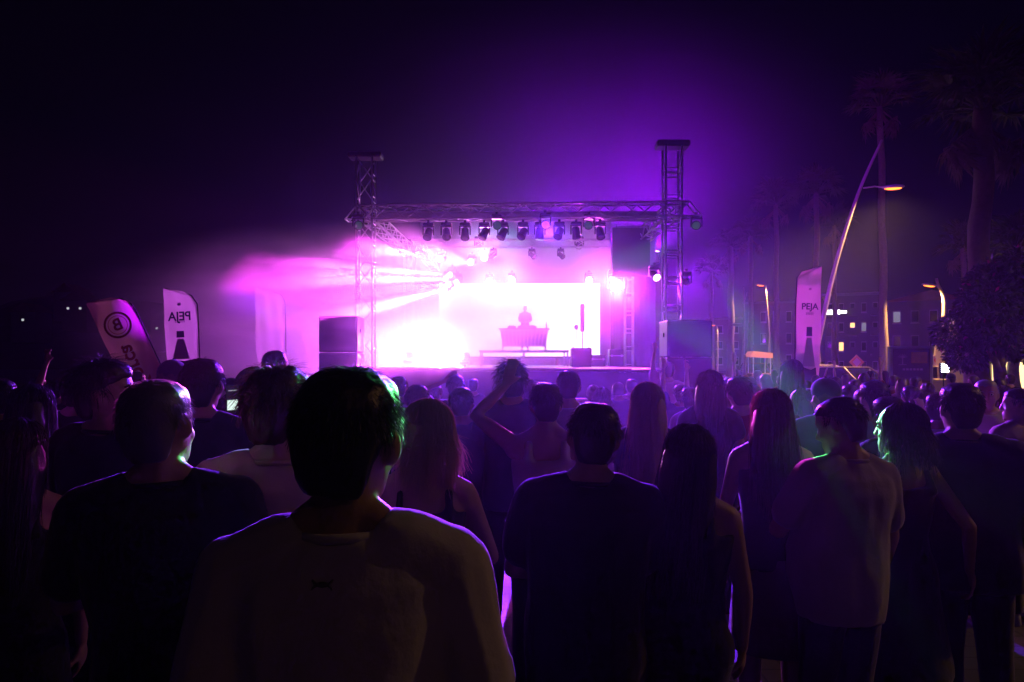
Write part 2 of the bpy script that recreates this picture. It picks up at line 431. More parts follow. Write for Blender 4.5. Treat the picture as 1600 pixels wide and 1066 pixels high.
# monitor box with pole speaker and microphone stand
mb_ = empty('monitor_cabinet', (2.22, 22.0, DZ)); tag(mb_, 'square dark speaker cabinet on the deck right of the DJ', 'speaker')
MB().bbox((0, 0, .31), (.64, .6, .60), .02).build('cabinet', PLASTIC, mb_)
MB().bbox((0, -.31, .31), (.58, .02, .54), .01).build('grille', mat("grille", (.03, .03, .03), .8, bump=.6, bscale=300), mb_)
for x in (-.25, .25): MB().box((x, 0, .62), (.06, .2, .03)).build('handle', BLACKM, mb_)
cs_ = empty('column_speaker', (2.33, 22.6, DZ)); tag(cs_, 'slim column speaker on a thin pole in front of the LED wall', 'speaker')
MB().tube([(0, 0, 0), (0, 0, 1.18)], .018, 8).build('pole', BLACKM, cs_)
MB().bbox((0, 0, 1.62), (.13, .15, .92), .015).build('column', PLASTIC, cs_)
for k in range(3):
    a = k * 2.1; MB().tube([(0, 0, .35), (.35 * math.cos(a), .35 * math.sin(a), .02)], .014, 6).build('leg', BLACKM, cs_)
ms_ = empty('microphone_stand', (2.13, 22.4, DZ)); tag(ms_, 'thin stand with a round head left of the column speaker', 'stand')
MB().tube([(0, 0, .03), (0, 0, 1.22)], .012, 8).build('pole', BLACKM, ms_)
MB().tube([(0, 0, 0), (0, 0, .03)], .14, 16).build('base', BLACKM, ms_)
MB().ell((-.02, 0, 1.30), (.075, .06, .09)).build('round_head', PLASTIC, ms_, smooth=True)
for k, (x, w, h, lb) in enumerate(((3.05, .55, .4, 'low black flight case on the deck below the pink lamp'), (3.72, .5, .6, 'taller black flight case by the rear right tower'))):
    fc = empty('flight_case', (x, 24.5, DZ)); tag(fc, lb, 'case', 'flight cases on the stage')
    MB().bbox((0, 0, h/2), (w, .5, h), .01).build('case_body', PLASTIC, fc)
    MB().box((0, -.255, h * .62), (w * 1.01, .015, .03)).build('trim', ALU, fc)
    for sx in (-1, 1): MB().box((sx * w * .35, -.262, h * .62), (.06, .02, .08)).build('latch', ALU, fc)

# PA stacks
def pa_stack(x0, x1, y, z, label, n=2):
    w = x1 - x0; r = empty('speaker_stack', ((x0 + x1) / 2, y, 0)); tag(r, label, 'speaker', 'loudspeaker stacks beside the stage')
    hs = [z * .36, z * .30, z * .34] if n == 3 else [z * .5, z * .5]
    zz = 0
    for i, h in enumerate(hs):
        c = MB().bbox((0, 0, zz + h / 2), (w, .9, h - .015), .025).build('cabinet', PLASTIC, r)
        MB().bbox((0, -.46, zz + h / 2), (w - .08, .03, h - .1), .01).build('grille', mat("grille", (.03, .03, .03), .8), c)
        for sx in (-1, 1): MB().box((sx * (w / 2 + .012), 0, zz + h * .6), (.03, .25, .1)).build('handle', BLACKM, c)
        zz += h
pa_stack(-5.25, -4.2, 19.0, 2.94, 'tall loudspeaker stack left of the stage half lost in pink fog', 3)
pa_stack(3.85, 4.98, 17.4, 2.74, 'tall black loudspeaker stack right of the stage', 3)

# crowd barriers
bar_m = MB().tube([(0, 0, 0), (0, 0, .86)], .011, 6).mesh('bar', True)
for k, lb in enumerate(('crowd barrier left in front of the fog', 'crowd barrier below the left end of the DJ riser', 'crowd barrier below the DJ table', 'crowd barrier in front of the right stage skirt')):
    r = empty('crowd_barrier', (-2.95 + k * 2.3, 10.9 + .1 * (k % 2), 0)); tag(r, 'steel ' + lb, 'barrier', 'crowd barriers before the stage')
    fr = MB(); fr.tube([(0.05, 0, .16), (.05, 0, 1.08), (.09, 0, 1.11), (2.17, 0, 1.11), (2.21, 0, 1.08), (2.21, 0, .16)], .02, 8); fr.tube([(.05, 0, .2), (2.21, 0, .2)], .018, 8)
    fr.build('frame', ALU, r, smooth=True)
    for i in range(17): place('bar', bar_m, ALU, r, loc=(.16 + i * .12, 0, .22))
    for x in (.25, 2.0): MB().box((x, 0, .1), (.05, .6, .03)).build('foot', ALU, r); MB().tube([(x, 0, .1), (x, 0, .2)], .018, 8).build('post', ALU, r)

# ------------------------------------------------------------------ stage lights
FG = 'dark moving head lights under the front truss'
hx = [670, 698, 727, 757, 786, 817, 843, 873, 899, 936]
ordw = ['leftmost', 'second from left', 'third from left', 'fourth from left', 'fifth from left', 'sixth from left', 'seventh from left', 'eighth from left', 'ninth from left', 'rightmost']
for i, px in enumerate(hx):
    x = (px - 800) / F * 20
    moving_head((x, 20.0 - (x + 4.85) / 10.3 * .35, TZ - .22), (random.uniform(-.5, .5), random.uniform(-1, .2), -1.0),
                'unlit dark stage light under the front truss, %s of the row' % ordw[i], FG)
for px, lb in ((771, 'left'), (831, 'middle'), (876, 'right')):
    x = (px - 800) / F * 24.2
    moving_head((x, 24.2, 5.72), (.6 if px > 800 else -.6, -.6, -.6), 'small unlit spotlight hanging from the rear truss, %s of three' % lb, 'small lights under the rear truss', scale=.75)

def lit(px, py, d, target, col, lens, power, cone, label, group, blend=.35, flip=False, scale=1.0, lr=.05):
    p = W(px, py, d); aim = (Vector(target) - p).normalized()
    base = p + Vector((0, 0, -.38 if flip else .38)) * scale
    fx = moving_head(base, aim, label, group, lens, flip, scale)
    sp_ = spot('beam', p + aim * .24 * scale, target, col, power, cone, blend, lr, fx); sp_.location = (p + aim * .24 * scale - base) / scale
    return fx
BG = 'lit stage lights around the screen'
L_PINK = emat("lens_pink", (1.0, .14, .9), 40); L_VIO = emat("lens_violet", (.55, .2, 1.0), 40); L_WHITE = emat("lens_white", (1.0, .9, 1.0), 80); L_CY = emat("lens_cyan", (.4, .9, 1.0), 25)
MAG = (1.0, .05, .9); VIO = (.31, .0, 1.0); PNK = (1.0, .16, .92); CYA = (.25, .7, 1.0)
lit(963, 446, 25.6, (-1.0, 0, 1.0), MAG, L_PINK, 8000, 64, 'dazzling pink stage light right of the LED wall', BG, .8, scale=2.0)
lit(920, 438, 26.9, (2.2, 3, 1.0), PNK, L_WHITE, 1200, 60, 'dazzling white stage light above the right end of the LED wall', BG, .7)
lit(800, 438, 26.9, (0, 3, 1.2), PNK, L_WHITE, 5000, 55, 'dazzling white stage light above the middle of the LED wall', BG, .7)
lit(765, 440, 26.9, (-3, 5, 1.2), PNK, L_WHITE, 6000, 55, 'dazzling white stage light above the LED wall left of middle', BG, .7)
lit(716, 440, 26.5, (-8, 13, -1), PNK, L_WHITE, 15000, 50, 'dazzling white stage light at the left top corner of the LED wall', BG, .7)
# fan of beams to the left
fan = [((707, 430), (340, 404), MAG, L_PINK, 2.6), ((700, 436), (330, 438), MAG, L_PINK, 3.4), ((704, 445), (350, 470), VIO, L_VIO, 5.0),
       ((698, 452), (400, 530), MAG, L_PINK, 4.0), ((690, 405), (420, 395), MAG, L_PINK, 3.0), ((655, 398), (500, 378), MAG, L_PINK, 4.0)]
fl = ['topmost beam', 'second beam from the top', 'violet third beam', 'lowest beam', 'short upper beam', 'ladder beam end']
for (a, b, c, l, cone), nm in zip(fan, fl):
    lit(a[0], a[1], 25.4, W(b[0], b[1], 15.5), c, l, 1000000 if a[1] > 420 else 250000, cone * 1.5, 'lit stage light in the fog throwing the %s to the left' % nm, 'lit stage lights fanning left', 1.0)
lit(738, 410, 26.0, (-6, 12, 4.0), PNK, L_WHITE, 20000, 22, 'white lit stage light high at the left of the backdrop', BG, .5)
lit(757, 404, 26.0, (-1, 12, 5.5), PNK, L_WHITE, 10000, 18, 'white lit stage light high beside its left twin on the backdrop', BG, .5)
lit(748, 383, 24.6, (-.9, 28, 5.9), CYA, L_CY, 420, 60, 'cyan stage light on the rear truss washing the backdrop', BG, .8)
lit(905, 383, 24.6, (2.6, 28, 5.6), (.85, .5, 1.0), L_VIO, 170, 70, 'pale violet stage light on the rear truss washing the backdrop', BG, .8)
# unseen violet uplights added behind the backdrop to make the sky glow
for px, pw_, nm in ((868, 7000, 'left'), (948, 8000, 'middle'), (1025, 7000, 'right')):
    lit(px, 400, 29.0, (W(px, 0, 29).x * 1.15, 27, 15), VIO, L_VIO, pw_, 150, 'added violet uplight hidden behind the backdrop, %s of three' % nm, 'added violet uplights behind the backdrop', .9, flip=True)
lit(1022, 430, 21.0, (6.5, 15, .5), VIO, L_VIO, 1500, 80, 'added violet wash light on the right front tower', BG, .8)  # added lamp, stands in for violet glare beside the tower
lit(1072, 440, 20.6, (18, 48, 7.5), VIO, L_VIO, 8000, 90, 'added violet wash light on the outer side of the right front tower', BG, .8)  # added lamp, tints the smoke and palms right of the stage
# unseen floods added on the deck to brighten the fog from inside
for x, y, pw_, tg, nm in ((-2.6, 25.6, 14000, (-6.0, 15, 1.4), 'rear'), (-1.6, 23.2, 4500, (-6, 17, 1.0), 'middle'), (-3.4, 22.4, 9000, (-8.0, 17, 1.2), 'front')):
    p = Vector((x, y, DZ + .42)); aim = (Vector(tg) - p).normalized()
    fx = moving_head(Vector((x, y, DZ)), aim, 'added pink flood standing on the deck inside the fog, %s of three' % nm, 'added pink floods on the deck', L_PINK, True)
    spot('beam', p + aim * .24, tg, {'rear': (1.0, .30, .95), 'middle': MAG, 'front': (.55, .04, 1.0)}[nm], pw_, 105, .8, .08, fx)
# green needles sweeping over the crowd
GRN = (.12, 1.0, .22); L_GRN = emat("lens_green", (.2, 1.0, .3), .04)
# ------------------------------------------------------------------ feather banners
def text_mesh(body, size, depth=.002, shear=0.0):
    cu = bpy.data.curves.new('text', 'FONT'); cu.body = body; cu.size = size; cu.align_x = 'CENTER'; cu.align_y = 'CENTER'; cu.extrude = depth; cu.shear = shear; cu.offset = size * .022
    o = bpy.data.objects.new('text', cu); COL.objects.link(o)
    bpy.context.view_layer.update()
    m = bpy.data.meshes.new_from_object(o.evaluated_get(bpy.context.evaluated_depsgraph_get()))
    bpy.data.objects.remove(o); return m
FLAGW = mat("banner_white", (.62, .60, .60), .8, noise=.06, nscale=5, trans=.5)
INK = mat("banner_ink_navy", (.03, .02, .09), .8); INKR = mat("banner_ink_red", (.45, .04, .05), .8); INKL = mat("banner_ink_lilac", (.42, .34, .44), .8)
def banner(base, rz, lean, w, z0, z1, label, side, kind, fabric=FLAGW, mirror=False):
    """side=+1: pole and curved edge on the right as the camera sees it"""
    r = empty('feather_banner', base); r.rotation_euler = (0, lean, rz); tag(r, label, 'banner', 'feather banners on the plaza')
    nv, nu = 28, 10; vs = []; fs = []
    H = z1 - z0; vc = z1 - w * .62
    def edge(v):
        if v <= vc: return w / 2
        q = (v - vc) / (z1 - vc); return w / 2 - w * (1 - math.sqrt(max(0, 1 - q ** 2.2))) * .97
    def curv(u, v): return .018 * math.sin(v * 5 + u * 4) + .012 * math.sin(u * 17 + v * 1.3)
    for i in range(nv + 1):
        v = z0 + H * i / nv; e = edge(v); taper = .5 * w * (.45 + .55 * min(1, (v - z0) / (H * .4)))
        for k in range(nu + 1):
            u = -taper + (e + taper) * k / nu
            vs.append((u * side, curv(u, v), v))
    for i in range(nv):
        for k in range(nu): fs.append((i*(nu+1)+k, i*(nu+1)+k+1, (i+1)*(nu+1)+k+1, (i+1)*(nu+1)+k))
    MB().add(vs, fs).build('flag', fabric, r, smooth=True)
    pp = [(side * (w / 2 + .015), .02, 0)] + [(side * (edge(z0 + H * k / 14) + .012), .02, z0 + H * k / 14) for k in range(15)]
    MB().tube(pp, [.018] + [.014] * 15, 8).build('pole', BLACKM, r, smooth=True)
    MB().bbox((side * w / 2, 0, .04), (.5, .5, .08), .02).build('base_plate', BLACKM, r)
    def pr(name, poly, m, y=-.045):
        MB().prism(poly, .002, lambda u, v, t: (u, y - t, v)).build(name, m, r)
    def ovalp(cx, cz, a, b, n=20): return [(cx + a * math.cos(2*math.pi*k/n), cz + b * math.sin(2*math.pi*k/n)) for k in range(n)]
    def txt(body, size, x, z, m, rot=0.0, shear=0.0):
        o = place('lettering', text_mesh(body, size, shear=shear), m, r, loc=(x, -.047, z))
        o.rotation_euler = (R(90), rot, 0); o.scale = (-1 if mirror else 1, 1, 1)
    if kind == 'peja':
        txt('PEJA', w * .36, 0, z1 - H * .245, INK)
        for k in range(5): pr('small_print', [(-.15*w+.065*w*k, z1-H*.295), (-.105*w+.065*w*k, z1-H*.295), (-.105*w+.065*w*k, z1-H*.278), (-.15*w+.065*w*k, z1-H*.278)], INKL)
        pr('cap_print', [(-.12*w, z1-H*.42), (.12*w, z1-H*.42), (.11*w, z1-H*.365), (-.11*w, z1-H*.365)], INK)
        pr('bottle_neck_print', [(-.26*w, z1-H*.60), (.26*w, z1-H*.60), (.10*w, z1-H*.43), (-.10*w, z1-H*.43)], INKL)
        pr('bottle_print', [(-.36*w, z1-H*.70), (-.30*w, z1-H*.80), (.22*w, z1-H*.80), (.36*w, z1-H*.70), (.30*w, z1-H*.605), (.1*w, z1-H*.62), (-.12*w, z1-H*.61), (-.30*w, z1-H*.60)], INK)
        pr('emblem_print', ovalp(0, z1 - H * .14, .06*w, .05*w), INKL)
        pr('oval_label_print', ovalp(-.02*w, z1-H*.87, .2*w, .05*H), INKR)
    elif kind == 'korca':
        cz = z1 - H * .26
        n = 28; ring = MB()
        for a, b in ((.34*w, .285*w), (.24*w, .225*w)):
            vv = []; f2 = []
            for k in range(n):
                c, s = math.cos(2*math.pi*k/n), math.sin(2*math.pi*k/n); vv += [(a*c, -.047, cz + a*s), (b*c, -.047, cz + b*s)]
            for k in range(n): f2.append((2*k, 2*k+1, (2*k+3) % (2*n), (2*k+2) % (2*n)))
            ring.add(vv, f2)
        ring.build('ring_print', INKR, r)
        txt('B', w * .42, 0, cz, INKR)
        txt('Korça', w * .50, 0, z1 - H * .62, INKR, rot=R(90))
banner((W(262, 560, 14).x + .15, 14, 0), R(6), R(-24), .80, .80, 3.35, 'leaning cream banner with a red ring logo and red lettering at the left', 1, 'korca', mat("banner_cream", (.62, .40, .34), .8, noise=.06, trans=.3), mirror=True)
banner((W(290, 560, 16).x, 16, 0), R(-4), R(-2.5), .80, .65, 3.44, 'upright white banner with back to front PEJA lettering left of the fog', 1, 'peja', mirror=True)
banner((W(425, 560, 20).x, 20, 0), R(5), R(-1), .84, .65, 3.88, 'pale blank banner standing in the violet fog', 1, 'plain')
banner((W(1259, 560, 13).x, 13, 0), R(0), R(1.2), .46, .35, 3.54, 'white banner reading PEJA with a bottle picture right of the stage', -1, 'peja')

# ------------------------------------------------------------------ street lamps
POLE = mat("lamp_pole", (.42, .36, .30), .5, noise=.2, nscale=6)
SOD = emat("lamp_glow_orange", (1.0, .18, .02), 5.0)
SODC = (1.0, .50, .18)
def street_lamp(base, pts, heads, label, power=900, rad=(.10, .05), fork=None, lit_=True, light=True):
    """pts: pole polyline (local), heads: (attach local, dir, arm length, lit)"""
    r = empty('street_lamp', base); tag(r, label, 'street lamp', 'street lamps along the promenade')
    # smooth the polyline
    P = [Vector(p) for p in pts]; Q = []
    for i in range(len(P) - 1):
        a = P[max(i-1, 0)]; b = P[i]; c = P[i+1]; d = P[min(i+2, len(P)-1)]
        for k in range(5):
            u = k / 5; Q.append(.5 * ((2*b) + (c-a)*u + (2*a-5*b+4*c-d)*u*u + (3*b-a-3*c+d)*u**3))
    Q.append(P[-1]); n = len(Q)
    MB().tube(Q, [rad[0] + (rad[1]-rad[0]) * i / (n-1) for i in range(n)], 10).build('pole', POLE, r, smooth=True)
    MB().bbox((P[0].x, P[0].y, .06), (.45, .45, .12), .02).build('base_plate', POLE, r)
    if fork: MB().tube(fork, [.04, .02], 6).build('fork', POLE, r)
    for at, dr, ln, on in heads:
        at = Vector(at); dr = Vector(dr).normalized(); e = at + dr * ln
        h = MB().tube([at, at + dr * ln * .55 + Vector((0, 0, .05)), e], .035, 8).build('arm', POLE, r)
        q = dr.to_track_quat('X', 'Z').to_matrix()
        c = e + dr * .35
        MB().ell(c, (.48, .2, .10), rot=q).build('lamp_head', POLE, h, smooth=True)
        MB().ell(c + Vector((0, 0, -.055)), (.36, .15, .075), rot=q).build('lamp_glass', SOD if on else mat("lamp_glass_off", (.5, .5, .48), .3), h, smooth=True)
        if on and light:
            s = spot('lamp_light', Vector(base) + c + Vector((0, 0, -.2)), Vector(base) + c + Vector((0, 0, -5)), SODC, power, 150, .6, .15, r)
def LP(px, py, d, bx): v = W(px, py, d); return (v.x - bx, 0, v.z)
d = 29; bx = W(1258, 0, d).x
street_lamp((bx, d, 0), [(0, 0, 0), LP(1276, 546, d, bx), LP(1304, 420, d, bx), LP(1340, 305, d, bx), LP(1378, 219, d, bx)], [(LP(1349, 294, d, bx), (1, -.1, .02), .85, True)],
            'tall leaning street lamp with an orange lit head in front of the palms', 8000, (.13, .05))
d = 42; bx = W(1468, 0, d).x
street_lamp((bx, d, 0), [(0, 0, 0), LP(1462, 572, d, bx), LP(1466, 535, d, bx), LP(1474, 500, d, bx), LP(1474, 465, d, bx), LP(1466, 446, d, bx), LP(1463, 435, d, bx)],
            [(LP(1467, 447, d, bx), (-1, 0, .12), .25, True), (LP(1470, 526, d, bx), (1, -.2, .25), .2, False)], 'bent street lamp with an orange lit head left of the dark tree', 5000, (.16, .07))
d = 50; bx = W(1161, 0, d).x
street_lamp((bx, d, 0), [(0, 0, 0), LP(1161, 560, d, bx), LP(1163, 510, d, bx), LP(1162, 449, d, bx)], [(LP(1162, 508, d, bx), (-1, 0, .05), .1, False)],
            'pale forked street lamp pole right of the right speaker stack', 0, (.16, .04), fork=[LP(1163, 472, d, bx), LP(1167, 457, d, bx)])
d = 66; bx = W(1200, 0, d).x
street_lamp((bx, d, 0), [(0, 0, 0), LP(1203, 520, d, bx), LP(1197, 446, d, bx)], [(LP(1197, 446, d, bx), (-1, 0, .1), .2, True)],
            'distant street lamp with an orange lit head above the forked pole', 5000, (.14, .05))
d = 75; bx = W(1121, 0, d).x
street_lamp((bx, d, 0), [(0, 0, 0), LP(1122, 520, d, bx), LP(1118, 508, d, bx)], [(LP(1118, 508, d, bx), (-1, 0, .1), .05, True)],
            'small far street lamp just right of the right speaker stack', 900, (.10, .05))
# unseen lamp, assumed behind the camera and added to warm the nearest backs
street_lamp((8.6, -7.5, 0), [(0, 0, 0), (-.1, 0, 3), (-.3, 0, 6), (-1.2, 0, 8.6)], [((-.9, 0, 7.9), (-1, .2, .02), .9, True)], 'added street lamp assumed behind the viewer', 70, (.13, .05))

street_lamp((14.6, 5.0, 0), [(0, 0, 0), (-.1, 0, 3), (-.2, 0, 6), (-.9, 0, 8.4)], [((-.7, 0, 7.8), (-1, .1, .02), .8, True)], 'added street lamp assumed just right of the view', 1500, (.13, .05))  # unseen lamp, assumed here and added to light the right crowd orange
# round sign on bent lamp, diamond road sign
sg = empty('round_sign', W(1463, 563, 41.4)); sg.location.z = 0; tag(sg, 'round road sign on the bent lamp post', 'sign')
zc = W(1463, 563, 41.4).z
MB().tube([(0, -.04, zc), (0, 0, zc)], .34, 24).build('disc', mat("sign_red_white", (.7, .55, .45), .4), sg)
MB().tube([(0, -.055, zc), (0, -.041, zc)], .16, 20).build('centre', mat("sign_red", (.6, .12, .06), .4), sg)
MB().tube([(0, .06, 0), (0, .06, zc)], .035, 8).build('post', ALU, sg)
sg = empty('diamond_sign', (W(1338, 568, 27).x, 27, 0)); tag(sg, 'yellow diamond road sign above the parked cars', 'sign')
zc = W(1338, 566, 27).z
MB().prism([(-.3, 0), (0, -.3), (.3, 0), (0, .3)], .02, lambda u, v, t: (u, -.03 + t, zc + v)).build('plate', mat("sign_yellow", (.75, .5, .12), .4), sg)
MB().prism([(-.17, 0), (0, -.17), (.17, 0), (0, .17)], .006, lambda u, v, t: (u, -.045 + t, zc + v)).build('centre', mat("sign_pale", (.8, .7, .5), .4), sg)
MB().tube([(0, .02, 0), (0, .02, zc + .2)], .03, 8).build('post', ALU, sg)

# ------------------------------------------------------------------ palms
FROND = mat("palm_frond", (.09, .11, .05), .7, noise=.4, nscale=2, trans=.2); DEADF = mat("dead_frond", (.20, .15, .09), .9, noise=.3, trans=.15)
TRUNK = mat("palm_trunk", (.24, .19, .15), .95, noise=.35, nscale=9, bump=.8, bscale=12)
def frond_mesh(nbl, L, droop):
    m = MB()
    m.tube([(0, 0, 0), (.45*L, 0, .10*L), (.55*L, 0, .09*L)], [.03, .022, .015], 5)
    c = Vector((.52 * L, 0, .09 * L))
    for k in range(nbl):
        a = R(-78 + 156 * k / (nbl - 1)); ln = .58 * L * (1 - .25 * abs(a) / 1.4) * random.uniform(.85, 1.1)
        dr = Vector((math.cos(a), math.sin(a), .12 + .1 * math.cos(k * 2.1))); pr = Vector((-math.sin(a), math.cos(a), 0)) * .035 * L
        p1 = c + dr * ln * .55; p2 = c + dr * ln + Vector((0, 0, -droop * ln * random.uniform(.5, 1.2)))
        m.add([c - pr * .1, p1 - pr, p2, p1 + pr, p1 + Vector((0, 0, .02))], [(0, 1, 4), (0, 4, 3), (1, 2, 4), (4, 2, 3)])
    return m.mesh('frond')
FM = [frond_mesh(17, 1.0, .35), frond_mesh(15, 1.0, .6), frond_mesh(17, 1.0, .2)]
DM = [frond_mesh(11, 1.0, .5)]
def palm(px, py, d, rt, rc, label, nf=26, skirt=10, lean=0.0):
    p = W(px, py, d); r = empty('palm_tree', (p.x - lean, d, 0)); tag(r, label, 'palm tree', 'palm trees along the promenade')
    h = p.z; n = 14; m = MB()
    pts = [(lean * (k/n)**1.6 + .05 * math.sin(k * 1.3), 0, h * k / n) for k in range(n + 1)]
    m.tube(pts, [rt * (1.35 - .35 * min(1, k / 3)) * (1 - .3 * k / n) * (1 + .06 * (k % 2)) for k in range(n + 1)], 12)
    m.build('trunk', TRUNK, r, smooth=True)
    for k in range(nf):
        a = k * 2.399 + random.uniform(-.2, .2); el = R(78 - 88 * (k / nf) ** .9 + random.uniform(-8, 8))
        q = Quaternion((0, 0, 1), a) @ Quaternion((0, 1, 0), -el) @ Quaternion((1, 0, 0), random.uniform(-.5, .5))
        o = place('frond', random.choice(FM), FROND, r, loc=(lean, 0, h - .1), rot=q); s = rc * random.uniform(.85, 1.12); o.scale = (s, s, s)
    for k in range(skirt):
        a = k * 2.399 * 1.3; q = Quaternion((0, 0, 1), a) @ Quaternion((0, 1, 0), R(random.uniform(50, 82)))
        o = place('dead_frond', DM[0], DEADF, r, loc=(lean, 0, h - .2 - .12 * rc * random.random() * skirt / 10), rot=q); s = rc * random.uniform(.7, .95); o.scale = (s, s, s)
palm(1375, 165, 43, .25, 2.2, 'tall slender palm with its crown above the leaning lamp', lean=-.25)
palm(1538, 165, 14.5, .24, 1.55, 'nearest palm with the biggest dim crown at the right edge', nf=34, skirt=16, lean=.15)
palm(1213, 318, 46, .21, 1.9, 'palm left of the white PEJA banner with a brush-like crown')
palm(1276, 300, 44, .21, 1.9, 'palm just behind the leaning lamp pole, crown left of the lamp head', skirt=20)
palm(1173, 368, 60, .24, 2.0, 'palm above the forked lamp pole, third from the stage')
palm(1142, 385, 66, .36, 2.1, 'palm with an orange lit trunk, second from the stage')
palm(1112, 425, 80, .26, 2.3, 'palm nearest the stage tower, tinted violet by the haze')
palm(1304, 352, 56, .22, 1.9, 'faint palm right of the white PEJA banner behind the lamp pole')
palm(1506, 385, 41, .22, 1.7, 'small palm with a brownish crown above the dark flowering tree')
palm(1585, 385, 21, .17, 1.2, 'short palm at the right edge under the biggest crown')

# dark flowering tree at the right edge
LEAF = mat("tree_leaf", (.045, .07, .03), .45, spec=.5, noise=.5, nscale=3, trans=.15)
def leaf_tree(base, centers, nleaf, trunk_pts, label, size=.13, flowers=0):
    r = empty('flowering_tree', base); tag(r, label, 'tree')
    m = MB(); m.tube(trunk_pts[0], [.17 - .1 * k / (len(trunk_pts[0]) - 1) for k in range(len(trunk_pts[0]))], 9)
    for b in trunk_pts[1:]: m.tube(b, [.07 - .05 * k / (len(b) - 1) for k in range(len(b))], 6)
    m.build('trunk', TRUNK, r, smooth=True)
    def cloud(n, sz, name, mt, lo=.35):
        C_ = np.array([c[:3] for c in centers]); Rr = np.array([c[3] for c in centers]); wt = Rr ** 2 / np.sum(Rr ** 2)
        idx = RNG.choice(len(centers), n, p=wt); v = RNG.normal(size=(n, 3)); v /= np.linalg.norm(v, axis=1)[:, None]
        pos = C_[idx] + v * (Rr[idx] * (lo + (1 - lo) * RNG.random(n) ** .5))[:, None] * np.array([1, 1, .85])
        dr = v + RNG.normal(size=(n, 3)) * .7 + np.array([0, 0, -.5]); dr /= np.linalg.norm(dr, axis=1)[:, None]
        sd = np.cross(dr, RNG.normal(size=(n, 3))); sd /= np.linalg.norm(sd, axis=1)[:, None]
        L_ = (sz * RNG.uniform(.7, 1.4, n))[:, None]
        a = pos; b = pos + dr * L_ * .5 + sd * L_ * .2; c = pos + dr * L_; d_ = pos + dr * L_ * .5 - sd * L_ * .2
        V = np.stack([a, b, c, d_], 1).reshape(-1, 3); Fc = np.arange(n * 4).reshape(-1, 4)
        me = bpy.data.meshes.new(name); me.from_pydata(V.tolist(), [], Fc.tolist()); place(name, me, mt, r)
    cloud(nleaf, size, 'crown', LEAF)
    if flowers: cloud(flowers, size * .9, 'blossom', mat("blossom_pink", (.55, .03, .22), .6, trans=.4), .85)
d = 13.0; b = W(1572, 560, d)
cen = []
for (px, py, rr) in ((1560, 440, .50), (1530, 470, .48), (1590, 470, .55), (1550, 510, .55), (1515, 520, .40), (1585, 530, .50), (1610, 500, .6), (1535, 555, .36), (1505, 485, .28), (1600, 560, .30), (1570, 420, .36)):
    q = W(px, py, d); cen.append((q.x - b.x, random.uniform(-.5, .5), q.z, rr))
leaf_tree((b.x, d, 0), cen, 15000, [[(0, 0, 0), (-.05, 0, .9), (-.1, .05, 1.7), (-.15, 0, 2.4)], [(-.1, 0, 1.5), (-.4, 0, 2.1), (-.6, -.1, 2.6)], [(-.1, 0, 1.6), (.2, .1, 2.2), (.4, 0, 2.9)], [(-.12, 0, 2.0), (-.1, .2, 2.8), (0, .1, 3.3)]],
          'dense dark tree with a few pink blossoms at the right edge', .11, 130)

# ------------------------------------------------------------------ buildings
def facade(px0, px1, py0, d, depth, wallc, label, nfl, ncol, litset, balcony=False, gable=False, pale=()):
    a = W(px0, py0, d); b_ = W(px1, py0, d); w = b_.x - a.x; h = a.z
    r = empty('building', ((a.x + b_.x) / 2, d, 0), -math.atan2((a.x + b_.x) / 2, d)); w *= math.cos(math.atan2((a.x + b_.x) / 2, d)) * 1.0; tag(r, label, 'building', 'buildings across the road')
    wm = mat("wall_%.2f_%.2f" % (wallc[0], wallc[2]), wallc, .9, noise=.15, nscale=.6, bump=.2, bscale=6)
    MB().box((0, depth / 2, h / 2), (w, depth, h)).build('wall', wm, r)
    if gable: MB().prism([(-w/2 - .3, h), (w/2 + .3, h), (w * .1, h + w * .16)], depth + .6, lambda u, v, t: (u, -.3 + t, v)).build('roof', mat("roof_tile", (.22, .10, .07), .9, noise=.3), r)
    else:
        MB().box((0, depth / 2, h + .12), (w + .5, depth + .5, .25)).build('roof', mat("roof_slab", (.3, .3, .3), .9), r)
    fh = h / (nfl + .25); cw = w / ncol
    fm = MB().box((0, -.04, 0), (min(1.5, cw * .45), .10, fh * .5)).mesh('window')
    pm_ = MB().box((0, -.105, 0), (min(1.3, cw * .38), .03, fh * .42)).mesh('pane')
    sm = MB().box((0, -.1, -fh * .27), (min(1.7, cw * .52), .26, .07)).mesh('sill')
    bal = MB().box((0, -.6, -fh * .42), (cw * .8, 1.2, .14)); bal.box((0, -1.17, -fh * .2), (cw * .8, .06, fh * .3)); bm2 = bal.mesh('balcony')
    for j in range(nfl):
        for i in range(ncol):
            p = (-w / 2 + (i + .5) * cw, 0, fh * (j + .62))
            wd = place('window', fm, FRAME, r, loc=p)
            place('pane', pm_, WINLIT_W if (i, j) in litset else WINLIT_C if (i, j) in pale else WINDARK, wd)
            place('sill', sm, FRAME, wd)
            if balcony and i % 2 == 0 and j > 0: place('balcony', bm2, wm, r, loc=p)
facade(1163, 1262, 474, 82, 12, (0.21, 0.18, 0.18), 'wide pale apartment block left of the white PEJA banner', 3, 5, set(), pale={(2, 1), (2, 2)})
facade(1288, 1376, 462, 62, 10, (0.15, 0.14, 0.15), 'dark apartment block with balconies and two orange lit windows', 4, 5, {(2, 2), (1, 1)}, balcony=True, pale={(3, 2)})
facade(1386, 1502, 470, 52, 8, (0.18, 0.15, 0.17), 'gabled plain house behind the poster stand', 3, 4, set(), gable=True, pale={(0, 2)})
facade(1040, 1160, 500, 100, 12, (0.20, 0.17, 0.17), 'far pale block behind the stage tower and speaker stack', 3, 5, set())
facade(1490, 1640, 505, 30, 8, (.34, .27, .24), 'low brown house behind the dark tree', 1, 3, set())
